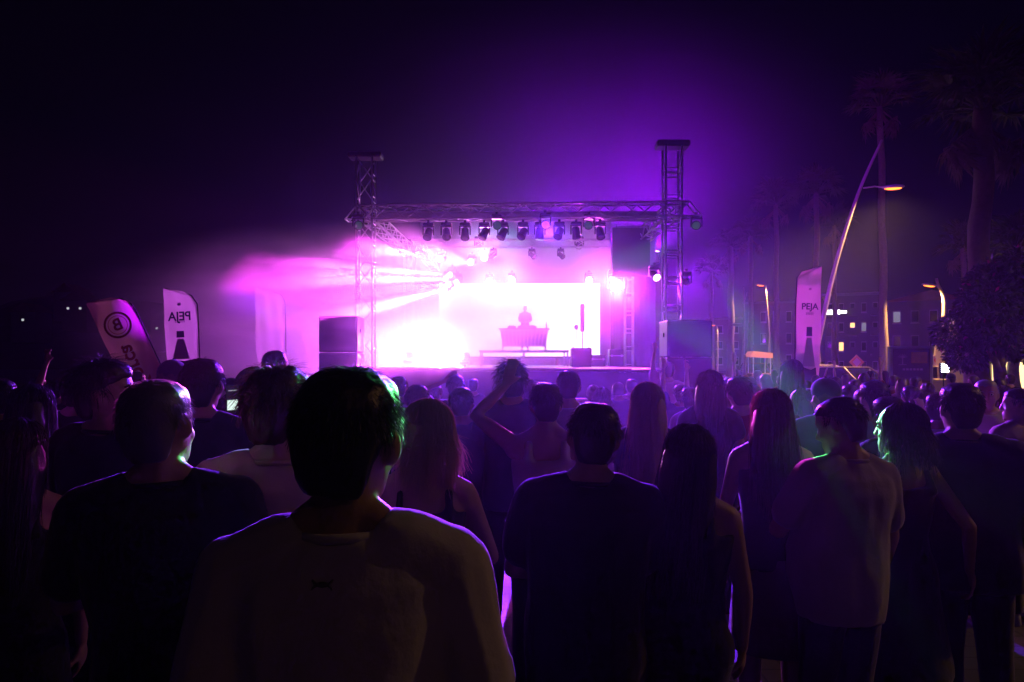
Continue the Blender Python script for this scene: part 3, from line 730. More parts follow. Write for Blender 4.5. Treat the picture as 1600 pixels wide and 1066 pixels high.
# rooftop lit sign
rg = empty('roof_sign', W(1300, 488, 61)); tag(rg, 'small white lit sign on the dark apartment block', 'sign')
SGN = emat("sign_white", (.95, .95, 1.0), 3.5)
for x, w_ in ((-.5, .5), (.05, .5), (.55, .3), (1.0, .6)): MB().bbox((x, 0, .02 * x), (w_, .15, .42 if x < .8 else .25), .03).build('lit_letter', SGN, rg)
MB().box((.2, .14, 0), (2.3, .1, .5)).build('back_box', BLACKM, rg)
MB().box((.2, .55, 0), (.1, .75, .1)).build('bracket', BLACKM, rg)

# lit shop at right edge
sh = empty('shop_front', (W(1592, 560, 24).x, 24, 0)); tag(sh, 'shop front with a bright warm window at the right edge', 'shop')
MB().box((.6, 1.6, 1.5), (3.2, 3, 3.0)).build('wall', mat("shop_wall", (.34, .28, .22), .9, noise=.15), sh)
MB().box((.6, -.25, 2.5), (3.3, .6, .14)).build('canopy', mat("shop_canopy", (.3, .24, .18), .8), sh)
SHOP = emat("shop_window", (1.0, .68, .28), 2.4)
for k in range(3):
    f = MB().box((-.62 + k * .82, .06, 1.25), (.8, .12, 2.1)).build('window', FRAME, sh)
    MB().box((-.62 + k * .82, -.02, 1.25), (.64, .05, 1.9)).build('pane', SHOP, f)
pc = empty('column', (W(1516, 560, 20).x, 20, 0)); tag(pc, 'pale round column left of the shop front', 'column')
MB().tube([(0, 0, 0), (0, 0, .12), (0, 0, .13), (0, 0, 1.75)], [.2, .2, .15, .14], 16).build('shaft', mat("column_stone", (.45, .38, .30), .8, noise=.15), pc, smooth=True)
MB().bbox((0, 0, 1.8), (.38, .38, .1), .02).build('capital', mat("column_stone", (.45, .38, .30), .8), pc)

# poster stand
ps = empty('poster_stand', (W(1422, 560, 21).x, 21, 0)); ps.rotation_euler = (0, 0, R(-8)); tag(ps, 'framed advertising poster stand with a small sunset picture', 'poster stand')
MB().bbox((0, 0, 1.14), (1.26, .18, 2.04), .03).build('frame', mat("stand_frame", (.35, .36, .38), .5, metal=.4), ps)
MB().box((0, -.095, 1.16), (1.06, .02, 1.84)).build('poster', mat("poster_maroon", (.13, .06, .10), .5, noise=.15), ps)
MB().box((.22, -.109, 1.80), (.46, .008, .34)).build('picture', mat("poster_sunset", (.75, .38, .10), .5, noise=.35, nscale=5), ps)
PAL = mat("poster_pale", (.5, .36, .36), .5)
em = MB(); em.box((-.26, -.108, 1.72), (.03, .006, .24)); em.box((-.26, -.108, 1.585), (.22, .006, .02))
for k in range(7):
    a = R(20 + k * 23); em.tube([(-.26, -.108, 1.80), (-.26 + .15 * math.cos(a), -.108, 1.80 + .14 * math.sin(a) - .02)], [.012, .006], 5)
em.build('emblem', PAL, ps)
for k in range(6): MB().box((-.22 + k * .10, -.108, 1.44), (.07, .006, .06)).build('print_mark', PAL, ps)
MB().box((0, -.108, .78), (1.0, .006, .52)).build('lower_picture', mat("poster_rose", (.34, .15, .13), .5, noise=.4, nscale=4), ps)
for x in (-.45, .45): MB().box((x, 0, .06), (.12, .4, .12)).build('foot', BLACKM, ps)

# white floodlight on a tripod
fl_ = empty('floodlight', (W(1475, 560, 23).x, 23, 0)); tag(fl_, 'small dazzling white floodlight on a tripod behind the crowd', 'floodlight')
zf = W(0, 575, 23).z
MB().bbox((0, 0, zf), (.30, .12, .34), .02).build('housing', BLACKM, fl_)
MB().box((0, -.065, zf), (.24, .012, .28)).build('lamp_glass', emat("flood_white", (.8, .95, 1.0), 30), fl_)
MB().tube([(0, .03, .5), (0, .03, zf - .15)], .02, 8).build('mast', BLACKM, fl_)
for k in range(3):
    a = k * 2.09 + .4; MB().tube([(0, .03, .6), (.4 * math.cos(a), .03 + .4 * math.sin(a), 0)], .015, 6).build('leg', BLACKM, fl_)
spot('flood_light', (fl_.location.x, 22.85, zf), (fl_.location.x - 2, 8, 1), (.8, .95, 1.0), 60, 120, .5, .1)

# lit market stall
ml = empty('market_stall', (W(1187, 560, 38).x, 38, 0)); tag(ml, 'small stall with an orange lit canopy behind the crowd', 'stall')
zt = W(0, 549, 38).z
MB().prism([(-.75, zt - .32), (.55, zt - .38), (.55, zt - .1), (-.5, zt)], 1.0, lambda u, v, t: (u, -.5 + t, v)).build('canopy', mat("stall_canopy", (.8, .36, .16), .7, trans=.3), ml)
for x in (-.5, .45):
    for y in (-.4, .4): MB().tube([(x, y, 0), (x, y, zt - .3)], .025, 6).build('post', ALU, ml)
MB().bbox((0, 0, .5), (1.2, .9, .9), .03).build('counter', mat("stall_wood", (.3, .16, .09), .8, noise=.3), ml)
spot('stall_fill', (ml.location.x, 37.2, zt + 1.6), (ml.location.x, 37.7, 0), SODC, 400, 140, .6, .1)  # unseen lamp added above the canopy to brighten it

# ------------------------------------------------------------------ cars
def car(px, d, rz, col, label, lit_front=False):
    r = empty('parked_car', (W(px, 560, d).x, d, 0), rz); tag(r, label, 'car', 'cars parked along the road')
    pm = mat("car_paint_%.2f" % col[0], col, .25, metal=.2, spec=.6)
    # body: profile lofted across width; local x = length
    prof = [(-2.1, .35), (-2.12, .75), (-1.95, .95), (-1.3, 1.02), (1.15, .95), (1.9, .82), (2.12, .62), (2.1, .34), (1.75, .25), (-1.75, .25)]
    m = MB()
    for (y0, s0), (y1, s1) in (((-.86, .94), (-.78, 1.0)), ((-.78, 1.0), (.78, 1.0)), ((.78, 1.0), (.86, .94))):
        n = len(prof)
        vs = [(x * s0, y0, .25 + (z - .25) * s0) for x, z in prof] + [(x * s1, y1, .25 + (z - .25) * s1) for x, z in prof]
        m.add(vs, [tuple(range(n)), tuple(range(2*n-1, n-1, -1))] + [(i, (i+1) % n, (i+1) % n + n, i + n) for i in range(n)])
    m.build('body', pm, r)
    cb = MB(); b0 = [(-1.6, .72), (1.0, .72)]; t0 = [(-1.15, .55), (.35, .55)]
    vs = [(-1.7, -.76, .98), (1.05, -.76, .95), (1.05, .76, .95), (-1.7, .76, .98), (-1.2, -.6, 1.42), (.3, -.6, 1.44), (.3, .6, 1.44), (-1.2, .6, 1.42)]
    cb.add(vs, [(0,3,2,1),(4,5,6,7),(0,1,5,4),(1,2,6,5),(2,3,7,6),(3,0,4,7)]); cb.build('cabin', WINDARK, r)
    MB().bbox((-.45, 0, 1.445), (1.58, 1.24, .06), .025).build('roof', pm, r)
    for a, b_ in (((1.05, .76, .95), (.3, .6, 1.44)), ((-1.7, .76, .98), (-1.2, .6, 1.42)), ((-.45, .775, .97), (-.45, .605, 1.44))):
        for s in (1, -1): MB().tube([(a[0], a[1]*s, a[2]), (b_[0], b_[1]*s, b_[2])], .035, 6).build('pillar', pm, r)
    for x in (-1.3, 1.3):
        for s in (-1, 1):
            wv = MB().tube([(x, s*.72, .32), (x, s*.88, .32)], .32, 18).build('wheel', mat("tyre", (.02, .02, .02), .9), r)
            MB().tube([(x, s*.87, .32), (x, s*.895, .32)], .2, 14).build('rim', ALU, wv)
    for s in (-1, 1):
        MB().ell((2.0, s*.6, .66), (.12, .2, .09)).build('headlight', emat("head_lamp_on", (1, .9, .7), 12) if lit_front else mat("head_lamp", (.6, .6, .62), .1, spec=.8), r, smooth=True)
        MB().bbox((-2.08, s*.62, .78), (.08, .3, .16), .02).build('tail_light', mat("tail_lamp", (.4, .02, .02), .2), r)
    MB().bbox((2.1, 0, .45), (.06, 1.0, .18), .02).build('grille', BLACKM, r)
    for s in (-1, 1): MB().bbox((.75, s*.92, 1.0), (.14, .16, .12), .03).build('mirror', pm, r)
car(1328, 25, R(-70), (.55, .45, .35), 'pale parked car catching orange light behind the crowd')
car(1283, 33, R(-75), (.60, .52, .42), 'pale car left of and beyond the orange lit one', lit_front=True)
car(1180, 44, R(-100), (.25, .06, .05), 'dark red car behind the market stall')
car(1480, 27, R(-20), (.5, .42, .25), 'pale car beside the white floodlight')
car(1225, 48, R(-85), (.5, .5, .5), 'silver car far behind the white PEJA banner', lit_front=True)

# cable cover on the ground at lower right
cb = empty('cable_cover', (2.26, 4.2, 0)); tag(cb, 'low black cable cover running along the ground at lower right', 'cable cover')
for k in range(4):
    MB().prism([(-.12, .004), (.12, .004), (.06, .05), (-.06, .05)], .86, lambda u, v, t, k=k: (u, -1.75 + k * .9 + t, v)).build('cover_segment', mat("cable_cover", (.03, .03, .03), .25, spec=.7), cb)

# ------------------------------------------------------------------ people
JOBS = []          # (object, voxel, smooth, wrinkle amp, wrinkle freq, strands)
def cap_tube(m, pts, rad, n=10):
    m.tube(pts, rad, n); m.ell(pts[0], (rad[0],) * 3, 10, 6); m.ell(pts[-1], (rad[-1],) * 3, 10, 6)
def ik(S, Wr, pole, l1=.285, l2=.255):
    S = Vector(S); Wr = Vector(Wr); d = Wr - S; L = d.length
    if L > (l1 + l2) * .995: Wr = S + d.normalized() * (l1 + l2) * .995; d = Wr - S; L = d.length
    a = (l1*l1 - l2*l2 + L*L) / (2*L); h = math.sqrt(max(0, l1*l1 - a*a))
    u = d.normalized(); p = Vector(pole); p = p - u * p.dot(u)
    if p.length < 1e-4: p = u.orthogonal()
    return S + u * a + p.normalized() * h, Wr
def hand(m, wr, fdir, side, curl=.5, spread=.12, palmn=None):
    """palm, four fingers, thumb"""
    u = Vector(fdir).normalized()
    n = Vector(palmn) if palmn is not None else Vector((-side, .3, 0))
    n = (n - u * n.dot(u)); n = n.normalized() if n.length > .01 else u.orthogonal()
    w = u.cross(n).normalized()                # across the palm
    rot = Matrix((w, n, u)).transposed()
    m.ell(wr + u * .05, (.041, .017, .056), 10, 7, rot)
    for k, (off, ln) in enumerate(((-.030, .068), (-.010, .078), (.011, .073), (.030, .056))):
        p = wr + u * .088 + w * off; pts = [p - u * .02, p]
        d = (u + w * off * spread * 20).normalized(); c = 0
        for s in (.45, .32, .26):
            c += curl * .75; dd = (d * math.cos(c) + n * math.sin(c)); p = p + dd * ln * s; pts.append(p)
        m.tube(pts, [.0095, .0095, .009, .008, .0065], 7)
        m.ell(pts[-1], (.0066,) * 3, 6, 4)
    sgn = -1
    p = wr + u * .025 + w * sgn * .034; d = (u * .7 + w * sgn * .6 + n * .35).normalized()
    m.tube([p - d * .02, p + d * .03, p + d * .052 + n * .012 * curl, p + d * .07 + n * .028 * curl], [.013, .0115, .010, .0075], 7)

def build_head(m, fem):
    k = .96 if fem else 1.0
    lev = [(1.512, .020, .070, .030), (1.522, .036, .084, .005), (1.545, .050, .091, -.025), (1.575, .060, .089, -.060), (1.61, .068, .087, -.086),
           (1.64, .073, .088, -.098), (1.67, .077, .091, -.102), (1.70, .074, .084, -.097), (1.725, .062, .064, -.080), (1.741, .043, .038, -.054), (1.75, .014, .008, -.018)]
    m.rings([(z, w * k, f, b) for z, w, f, b in lev], 22, 2.2)
    m.tube([(0, .086, 1.652), (0, .098, 1.625), (0, .108, 1.603), (0, .096, 1.596)], [.008, .011, .0145, .010], 8)       # nose
    m.ell((0, .088, 1.567), (.022, .010, .006), 8, 6); m.ell((0, .087, 1.557), (.019, .010, .0065), 8, 6)                  # lips
    m.ell((0, .082, 1.660), (.052, .012, .010), 10, 6)                                                                    # brow
    m.ell((0, .078, 1.525), (.022, .016, .014), 8, 6)                                                                     # chin
    for s in (-1, 1):
        m.ell((s * .046, .062, 1.600), (.020, .018, .018), 8, 6)                                                          # cheek
        q = Euler((R(8), 0, R(-s * 22))).to_matrix()
        m.ell((s * .080 * k, -.012, 1.628), (.009, .021, .033), 10, 7, q)                                                 # ear
        m.ell((s * .086 * k, -.018, 1.636), (.007, .019, .026), 10, 7, q)

def strands(style, n, zend, seed, spread=1.0, wk=1.0):
    g = np.random.default_rng(seed)
    c = np.array([0, -.018, 1.662]); r = np.array([.092, .108, .100])
    if style in ('long', 'bob'):
        az = np.pi + g.uniform(-1, 1, n) * R(128); ph0 = R(8) + g.random(n) * R(70)
        pts = []
        ph1 = R(96)
        for t in np.linspace(0, 1, 5):
            ph = ph0 + (ph1 - ph0) * t
            rr = 1 + .05 * g.random(n)
            pts.append(np.stack([c[0] + r[0]*rr*np.sin(ph)*np.sin(az), c[1] + r[1]*rr*np.sin(ph)*np.cos(az), c[2] + r[2]*rr*np.cos(ph)], 1))
        base = pts[-1]; ze = zend + g.normal(size=n) * .022; off = g.normal(size=(n, 2)) * .013; wv = g.random(n) * 6
        lk = ((az * 4.2).astype(int) * 3 + (ph0 * 2.2).astype(int)) % 61; lo = g.normal(size=(61, 3)); off = off + lo[lk, :2] * .017; ze = ze + lo[lk, 2] * .035
        for t in np.linspace(.2, 1, 6):
            fl = 1 + .10 * spread * t
            p = base.copy(); p[:, 0] = base[:, 0] * fl + off[:, 0] * t + .006 * np.sin(wv + t * 7); p[:, 1] = c[1] + (base[:, 1] - c[1]) * (1 + .05*t) - .02 * t + off[:, 1] * t
            p[:, 2] = base[:, 2] + (ze - base[:, 2]) * t; pts.append(p)
        wd = .0011
    else:
        az = g.uniform(-np.pi, np.pi, n); u = g.random(n); ph = np.arccos(1 - u * 1.22)
        keep = ~((np.abs(az) < R(62)) & (ph > R(48))); az = az[keep]; ph = ph[keep]; n = len(az)
        nr = np.stack([np.sin(ph)*np.sin(az), np.sin(ph)*np.cos(az), np.cos(ph)], 1)
        p0 = c + nr * (r * (.90 if style != 'curly' else .93)); L = (.016 if style != 'curly' else .040) * spread * g.uniform(.6, 1.5, n)
        tg = np.stack([np.cos(ph)*np.sin(az), np.cos(ph)*np.cos(az), -np.sin(ph)], 1)
        dr = nr * .52 + tg * .72 + g.normal(size=(n, 3)) * (.28 if style != 'curly' else .7); dr /= np.linalg.norm(dr, axis=1)[:, None]
        pts = [p0, p0 + dr * L[:, None] * .6, p0 + (dr * .9 + tg * .4) * L[:, None]]
        wd = .0008
    P = np.stack(pts, 1); m = P.shape[1]
    sd = np.cross(P[:, -1] - P[:, 0], g.normal(size=(n, 3))); sd /= np.linalg.norm(sd, axis=1)[:, None] + 1e-9
    taper = np.linspace(1, .35, m)[None, :, None] * wd * wk
    V = np.stack([P + sd[:, None] * taper, P - sd[:, None] * taper], 2).reshape(-1, 3)
    i = np.arange(n)[:, None] * (2*m) + np.arange(m-1)[None] * 2
    Fc = np.stack([i, i+1, i+3, i+2], -1).reshape(-1, 4)
    return V, Fc

PCOUNT = [0]
def person(px, top, d, label, fem=False, hair='short', hcol=(.02, .014, .01), shirt='tshirt', col=(.02, .02, .025), bottom='trousers', bcol=(.02, .022, .03),
           yaw=0.0, hyaw=0.0, hpitch=0.0, hroll=0.0, wide=1.0, L=None, Rr=None, skn=(.42, .26, .19), base=None, H=None, group='crowd on the plaza', zend=1.22, curl=.5, lean=0.0, face=False, belly=0.0, extra=None):
    PCOUNT[0] += 1; seed = PCOUNT[0]; rnd = random.Random(seed * 77)
    x = (px - 800) / F * d; z0 = 0.0
    if base is not None: x, d_, z0 = base
    else: d_ = d
    if H is None: H = min(1.9, max(1.48, CH + (HZ - top) / F * d - .012))
    s = H / 1.75
    fyaw = -math.atan2(x, d_) * .85 - R(3) * (1 if x < 0 else -1) + R(yaw) if base is None else R(yaw)
    r = empty('person', (x, d_, z0)); r.scale = (s, s, s); r.rotation_euler = (R(lean + rnd.uniform(-2, 2)), R(rnd.uniform(-2.2, 2.2)), fyaw)
    ho = r.rotation_euler.to_matrix() @ Vector((0, 0, 1.65 * s)); r.location.x -= ho.x; r.location.y -= ho.y      # the head stays over the chosen spot
    tag(r, label, 'person', group)
    vox = .0085 if d_ < 1.7 else .0105 if d_ < 3.2 else .013 if d_ < 5 else .017 if d_ < 9 else .022
    near = d_ < 3.4
    iq = Quaternion((0, 0, 1), -fyaw)
    k = (.88 if fem else 1.0); ws = wide
    HQ = Euler((R(hpitch + rnd.uniform(-5, 4)), R(hroll + rnd.uniform(-6, 6)), R(hyaw)), 'XYZ').to_matrix(); PV = Vector((0, -.01, 1.53))
    def hrot(vlist): return [tuple(HQ @ (Vector(v) - PV) + PV) for v in vlist]
    # joints
    SX = .178 * k * (.7 + .3 * ws)
    arms = {}
    for sd, spec in ((-1, L), (1, Rr)):
        S = Vector((sd * SX, -.012, 1.415))
        if spec is None:
            wv = Vector((sd * (SX + .06 + rnd.uniform(0, .03)) , rnd.uniform(.02, .10), .90)); pole = Vector((sd * .5, -1, 0)); fd = None; cu = .45
        elif spec == 'front':
            wv = Vector((sd * .09, .27, 1.10 + rnd.uniform(-.06, .08))); pole = Vector((sd * .9, -.5, -.6)); fd = None; cu = .7
        elif spec == 'cup':
            wv = Vector((sd * .16, .30, 1.22)); pole = Vector((sd * .7, -.3, -1)); fd = Vector((0, .6, .8)); cu = .9
        else:
            wv = iq @ Vector(spec[0]); pole = iq @ Vector(spec[1]); fd = iq @ Vector(spec[2]) if len(spec) > 2 and spec[2] else None; cu = spec[3] if len(spec) > 3 else curl
        E, wv = ik(S, wv, pole); arms[sd] = (S, E, wv, fd, cu)
    def torso(inf, zmin, zmax, hipk=1.0):
        if fem: lev = [(.80, .155, .105, -.115), (.90, .172, .11, -.13), (.97, .168, .105, -.12), (1.06, .132, .095, -.09), (1.13, .125, .095, -.088), (1.22, .140, .118, -.095), (1.30, .152, .125, -.10), (1.37, .158, .100, -.10), (1.42, .150, .078, -.088), (1.455, .105, .06, -.07), (1.485, .062, .05, -.06)]
        else: lev = [(.80, .155, .11, -.11), (.90, .163, .115, -.12), (.98, .158, .115, -.11), (1.08, .152, .112, -.10), (1.18, .158, .115, -.10), (1.28, .170, .122, -.108), (1.35, .180, .115, -.112), (1.41, .178, .092, -.10), (1.45, .125, .07, -.08), (1.485, .070, .056, -.066)]
        out = []
        for z, w, f, b in lev:
            if zmin - .001 <= z <= zmax + .001:
                bl = belly * math.exp(-((z - 1.06) / .14) ** 2)
                w2 = w * (1 + (ws - 1) * (1 if z < 1.44 else .4)) + bl * .5
                out.append((z, w2 + inf, f * (1 + (ws - 1) * .7) + inf + bl, b * (1 + (ws - 1) * .7) - inf - bl * .2))
        return out
    def trap(m, inf, low=False):
        for sd in (-1, 1): m.tube([(sd * .055, -.022, 1.478) if low else (sd * .035, -.02, 1.515), (sd * .085, -.025, 1.462), (sd * SX * .98, -.015, 1.42)], [.036 + inf, .046 + inf, .050 + inf], 9)
    def arm_tube(m, sd, r0, r1, r2, u0=0.0, u1=2.0):
        S, E, Wv, fd, cu = arms[sd]; pts = [S]; rd = [r0]
        lim = u1
        for q, (A, B, ra, rb) in enumerate(((S, E, r0, r1), (E, Wv, r1, r2))):
            for t in (.33, .67, 1.0):
                if q + t > lim + .01: break
                bul = 1.06 if (q == 1 and t == .33) else 1.0
                pts.append(A.lerp(B, t)); rd.append((ra + (rb - ra) * t) * bul)
        cap_tube(m, pts, rd, 10)
        return pts[-1]
    # ---- body
    m = MB(); build_head(m, fem); m.v = hrot(m.v)
    m.tube([(0, -.022, 1.44), (0, -.014, 1.50), tuple(HQ @ (Vector((0, -.012, 1.57)) - PV) + PV)], [.066 * (.85 if fem else 1), .054 * (.86 if fem else 1), .052 * (.88 if fem else 1)], 12)
    m.rings(torso(0, .80, 1.485), 20, 2.3); trap(m, 0)
    aw = (.84 if fem else 1.0) * (.6 + .4 * ws)
    for sd in (-1, 1):
        S, E, Wv, fd, cu = arms[sd]
        m.ell(S + Vector((-sd * .012, 0, -.012)), (.066 * aw, .060 * aw, .066 * aw), 10, 7)
        arm_tube(m, sd, .053 * aw, .040 * aw, .026 * aw)
        hand(m, Wv, fd if fd is not None else (Wv - E), sd, cu, palmn=(iq @ Vector((0, 1, 0))) if fd is not None else None)
        if sd == 1 or True:
            hp = Vector((sd * .088, -.005, .90)); kn = Vector((sd * .098, .012 + .01 * rnd.random(), .49)); an = Vector((sd * .105, -.02, .09))
            m.tube([hp, hp.lerp(kn, .4), kn, kn.lerp(an, .35), an], [.092 * (1.03 if fem else 1), .078, .056, .056, .036], 12)
            m.rings([(.0, .034, .165, -.065, sd * .115), (.02, .042, .17, -.07, sd * .115), (.045, .040, .13, -.065, sd * .112), (.075, .034, .06, -.06, sd * .108), (.11, .03, .03, -.05, sd * .105)], 12, 2.2)
    o = m.build('body', skin(skn), r, smooth=True, fix=False); JOBS.append((o, vox, 3 if near else 2, 0, 0, None))
    # ---- top
    if shirt:
        m = MB(); inf = .023
        if shirt in ('tank', 'dress'):
            m.rings(torso(.012, .90 if shirt == 'tank' else .80, 1.37), 20, 2.3)
            for sd in (-1, 1):
                m.tube([(sd * .10 * k, .105, 1.33), (sd * .098 * k, .07, 1.42), (sd * .096 * k, .0, 1.462), (sd * .095 * k, -.07, 1.43), (sd * .10 * k, -.105, 1.34)], .019 if fem else .03, 7)
        else:
            m.rings(torso(inf, .80, 1.485) , 20, 2.3); trap(m, inf * .8, True)
            for sd in (-1, 1):
                S = arms[sd][0]
                m.ell(S + Vector((-sd * .012, 0, -.012)), (.082 * aw, .076 * aw, .080 * aw), 10, 7)
                if shirt == 'long': arm_tube(m, sd, .070 * aw, .056 * aw, .040 * aw)
                else: arm_tube(m, sd, .074 * aw, .070 * aw, .05, u1=.67 if not fem else .34)
        if shirt == 'dress':
            m.rings([(.46, .25, .20, -.20), (.60, .225, .175, -.185), (.80, .19, .14, -.15), (.95, .18, .12, -.135)], 20, 2.2)
        o = m.build({'dress': 'dress', 'tank': 'tank_top', 'long': 'long_sleeved_shirt'}.get(shirt, 't_shirt'), cloth(col), r, smooth=True, fix=False)
        JOBS.append((o, vox * 1.05, 3, .011 if d_ < 6 else 0, 7.0, None))
        if near and shirt == 'tshirt':
            MB().tube([(.080 * math.cos(a) * (.9 if fem else 1), -.012 + .074 * math.sin(a), 1.484 - .006 * math.sin(a)) for a in [2*math.pi*q/20 for q in range(21)]], .009, 6).build('collar', cloth(col), r, smooth=True)
    # ---- bottom
    if shirt != 'dress':
        m = MB(); m.rings(torso(.010, .80, .98), 20, 2.3)
        if bottom == 'skirt':
            m.rings([(.50, .20, .16, -.165), (.65, .195, .155, -.165), (.80, .185, .135, -.15), (.96, .165, .115, -.125)], 20, 2.2)
        else:
            zl = .06 if bottom == 'trousers' else .45
            for sd in (-1, 1):
                hp = Vector((sd * .088, -.005, .90)); kn = Vector((sd * .098, .012, .49)); an = Vector((sd * .105, -.02, .09))
                if bottom == 'trousers': m.tube([hp, hp.lerp(kn, .4), kn, kn.lerp(an, .5), an], [.105, .094, .076, .068, .062], 12)
                else: m.tube([hp, hp.lerp(kn, .4), kn.lerp(hp, .05)], [.105, .098, .092], 12)
        o = m.build({'trousers': 'trousers', 'shorts': 'shorts', 'skirt': 'skirt'}[bottom], cloth(bcol), r, smooth=True, fix=False)
        JOBS.append((o, max(vox * 1.2, .013), 3, .004 if d_ < 4 else 0, 8.0, None))
    for sd in (-1, 1):
        MB().rings([(.0, .040, .172, -.074, sd * .115), (.025, .049, .180, -.080, sd * .115), (.055, .046, .135, -.074, sd * .112), (.085, .040, .06, -.068, sd * .108)], 14, 2.3).build('shoe', cloth((.05, .05, .05)) if seed % 2 else cloth((.3, .3, .3)), r, smooth=True)
    # ---- hair
    m = MB(); st = None
    ns = (3800 if d_ < 1.7 else 2200 if d_ < 3.2 else 1500 if d_ < 5 else 600 if d_ < 8 else 0)
    if hair in ('short', 'curly', 'buzz', 'cap'):
        g = {'short': .985, 'curly': 1.08, 'buzz': .945, 'cap': .97}[hair]
        lv = [(1.548, .046, -.035, -.086), (1.575, .062, -.035, -.098), (1.61, .0715, -.025, -.108), (1.64, .078, .005, -.113), (1.668, .083, .058, -.116), (1.70, .083, .088, -.114), (1.73, .075, .076, -.100), (1.752, .052, .046, -.068), (1.762, .018, .012, -.026)]
        m.rings([(1.66 + (z - 1.66) * g, w * g, (f + .015) * g - .015, (b + .015) * g - .015) for z, w, f, b in lv], 22, 2.2)
        if ns and hair != 'cap': st = strands('curly' if hair == 'curly' else 'short', int(ns * 1.3), 0, seed, {'short': 1.0, 'curly': 1.0, 'buzz': .45}[hair], wk=max(1, d_ / 1.8))
    elif hair in ('long', 'bob'):
        ze = 1.535 if hair == 'bob' else zend
        m.ell((0, -.020, 1.664), (.090, .106, .100), 20, 14)
        lv = [(ze + .04, .080, -.035, -.120), (ze + .04 + .06 * (1.6 - ze) / .2, .106, .0, -.132), (1.575, .103, .012, -.128), (1.62, .098, .02, -.124), (1.67, .090, .03, -.118)]
        m.rings(lv, 20, 2.3)
        if ns: st = strands('long', int(ns * .8), ze - .01, seed, 1.3 if hair == 'bob' else .8, wk=max(1, d_ / 1.8))
    elif hair == 'bun':
        m.ell((0, -.020, 1.664), (.087, .102, .098), 20, 14); m.ell((0, -.10, 1.72), (.045, .045, .045), 12, 8); m.ell((0, -.045, 1.60), (.070, .066, .060), 14, 9)
        if ns: st = strands('short', ns, 0, seed, .8)
    if m.v:
        m.v = hrot(m.v)
        if st is not None:
            V = (st[0] - np.array(PV)) @ np.array(HQ).T + np.array(PV); st = (V, st[1])
        o = m.build('hair', hairm(hcol), r, smooth=True, fix=False)
        JOBS.append((o, vox * .9, 2, .006 if hair == 'curly' else .0035, 40.0, st))
    if hair == 'cap':
        c = MB(); c.ell((0, -.012, 1.685), (.091, .104, .088), 18, 12); c.rings([(1.676, .066, .150, .05), (1.684, .070, .153, .05)], 16, 2.2); c.ell((0, -.012, 1.775), (.012, .012, .008), 8, 5)
        c.v = hrot(c.v); c.build('cap', cloth((.03, .03, .05)), r, smooth=True)
    if face:
        for sd in (-1, 1):
            e = MB().ell((sd * .031, .0805, 1.640), (.014, .0095, .0095), 10, 7); e.v = hrot(e.v); e.build('eye', mat("eye_white", (.7, .68, .66), .2), r, smooth=True)
            e = MB().ell((sd * .031, .0885, 1.640), (.006, .003, .006), 8, 5); e.v = hrot(e.v); e.build('pupil', mat("eye_dark", (.03, .02, .015), .1), r, smooth=True)
            e = MB().tube([(sd * .015, .092, 1.658), (sd * .032, .090, 1.663), (sd * .048, .080, 1.659)], [.004, .0045, .003], 6); e.v = hrot(e.v); e.build('eyebrow', hairm(hcol), r, smooth=True)
    if extra: extra(r, arms, HQ, PV)
    return r, arms, s

def bake_people():
    dg = None
    for o, vx, sm, amp, fq, st in JOBS:
        md = o.modifiers.new('remesh', 'REMESH'); md.mode = 'VOXEL'; md.voxel_size = vx; md.use_smooth_shade = True
        ms = o.modifiers.new('smooth', 'SMOOTH'); ms.factor = .5; ms.iterations = sm
    bpy.context.view_layer.update(); dg = bpy.context.evaluated_depsgraph_get()
    for o, vx, sm, amp, fq, st in JOBS:
        me = bpy.data.meshes.new_from_object(o.evaluated_get(dg)); old = o.data
        n = len(me.vertices)
        co = np.empty(n * 3); me.vertices.foreach_get('co', co); co = co.reshape(-1, 3)
        if amp:
            no = np.empty(n * 3); me.vertices.foreach_get('normal', no); no = no.reshape(-1, 3)
            sd = hash(o.name) % 97
            dsp = np.array([mnoise.noise((p[0]*fq + sd, p[1]*fq, p[2]*fq*.6)) + .5 * mnoise.noise((p[0]*fq*2.3, p[1]*fq*2.3 + sd, p[2]*fq*1.2)) for p in co])
            co = co + no * (dsp * amp)[:, None]
            me.vertices.foreach_set('co', co.ravel())
        if st is not None:
            V, Fc = st
            nl = len(me.loops); lv = np.empty(nl, dtype=np.int32); me.loops.foreach_get('vertex_index', lv)
            npol = len(me.polygons); ls = np.empty(npol, dtype=np.int32); me.polygons.foreach_get('loop_start', ls); lt = np.empty(npol, dtype=np.int32); me.polygons.foreach_get('loop_total', lt)
            m2 = bpy.data.meshes.new('hair'); m2.vertices.add(n + len(V)); m2.vertices.foreach_set('co', np.concatenate([co, V]).astype(np.float32).ravel())
            m2.loops.add(nl + Fc.size); m2.loops.foreach_set('vertex_index', np.concatenate([lv, (Fc + n).ravel()]).astype(np.int32))
            m2.polygons.add(npol + len(Fc)); m2.polygons.foreach_set('loop_start', np.concatenate([ls, nl + np.arange(len(Fc)) * 4]).astype(np.int32))
            m2.update(calc_edges=True); m2.validate()
            m2.polygons.foreach_set('use_smooth', np.ones(len(m2.polygons), dtype=bool))
            m2.materials.append(old.materials[0]); bpy.data.meshes.remove(me); me = m2
        o.modifiers.clear(); o.data = me; me.name = old.name
        if len(me.materials) == 0: me.materials.append(old.materials[0])
        bpy.data.meshes.remove(old)
    bpy.context.view_layer.update()

# ------------------------------------------------------------------ the crowd
BLK = (.018, .018, .022); NAVY = (.02, .025, .06); GREY = (.60, .60, .62); WHT = (.62, .6, .6); BEI = (.46, .36, .30); PINK = (.5, .25, .3); RED = (.35, .05, .05)
HB = (.028, .019, .015); HBR = (.06, .035, .02); HBL = (.50, .34, .17); HGR = (.35, .34, .34)

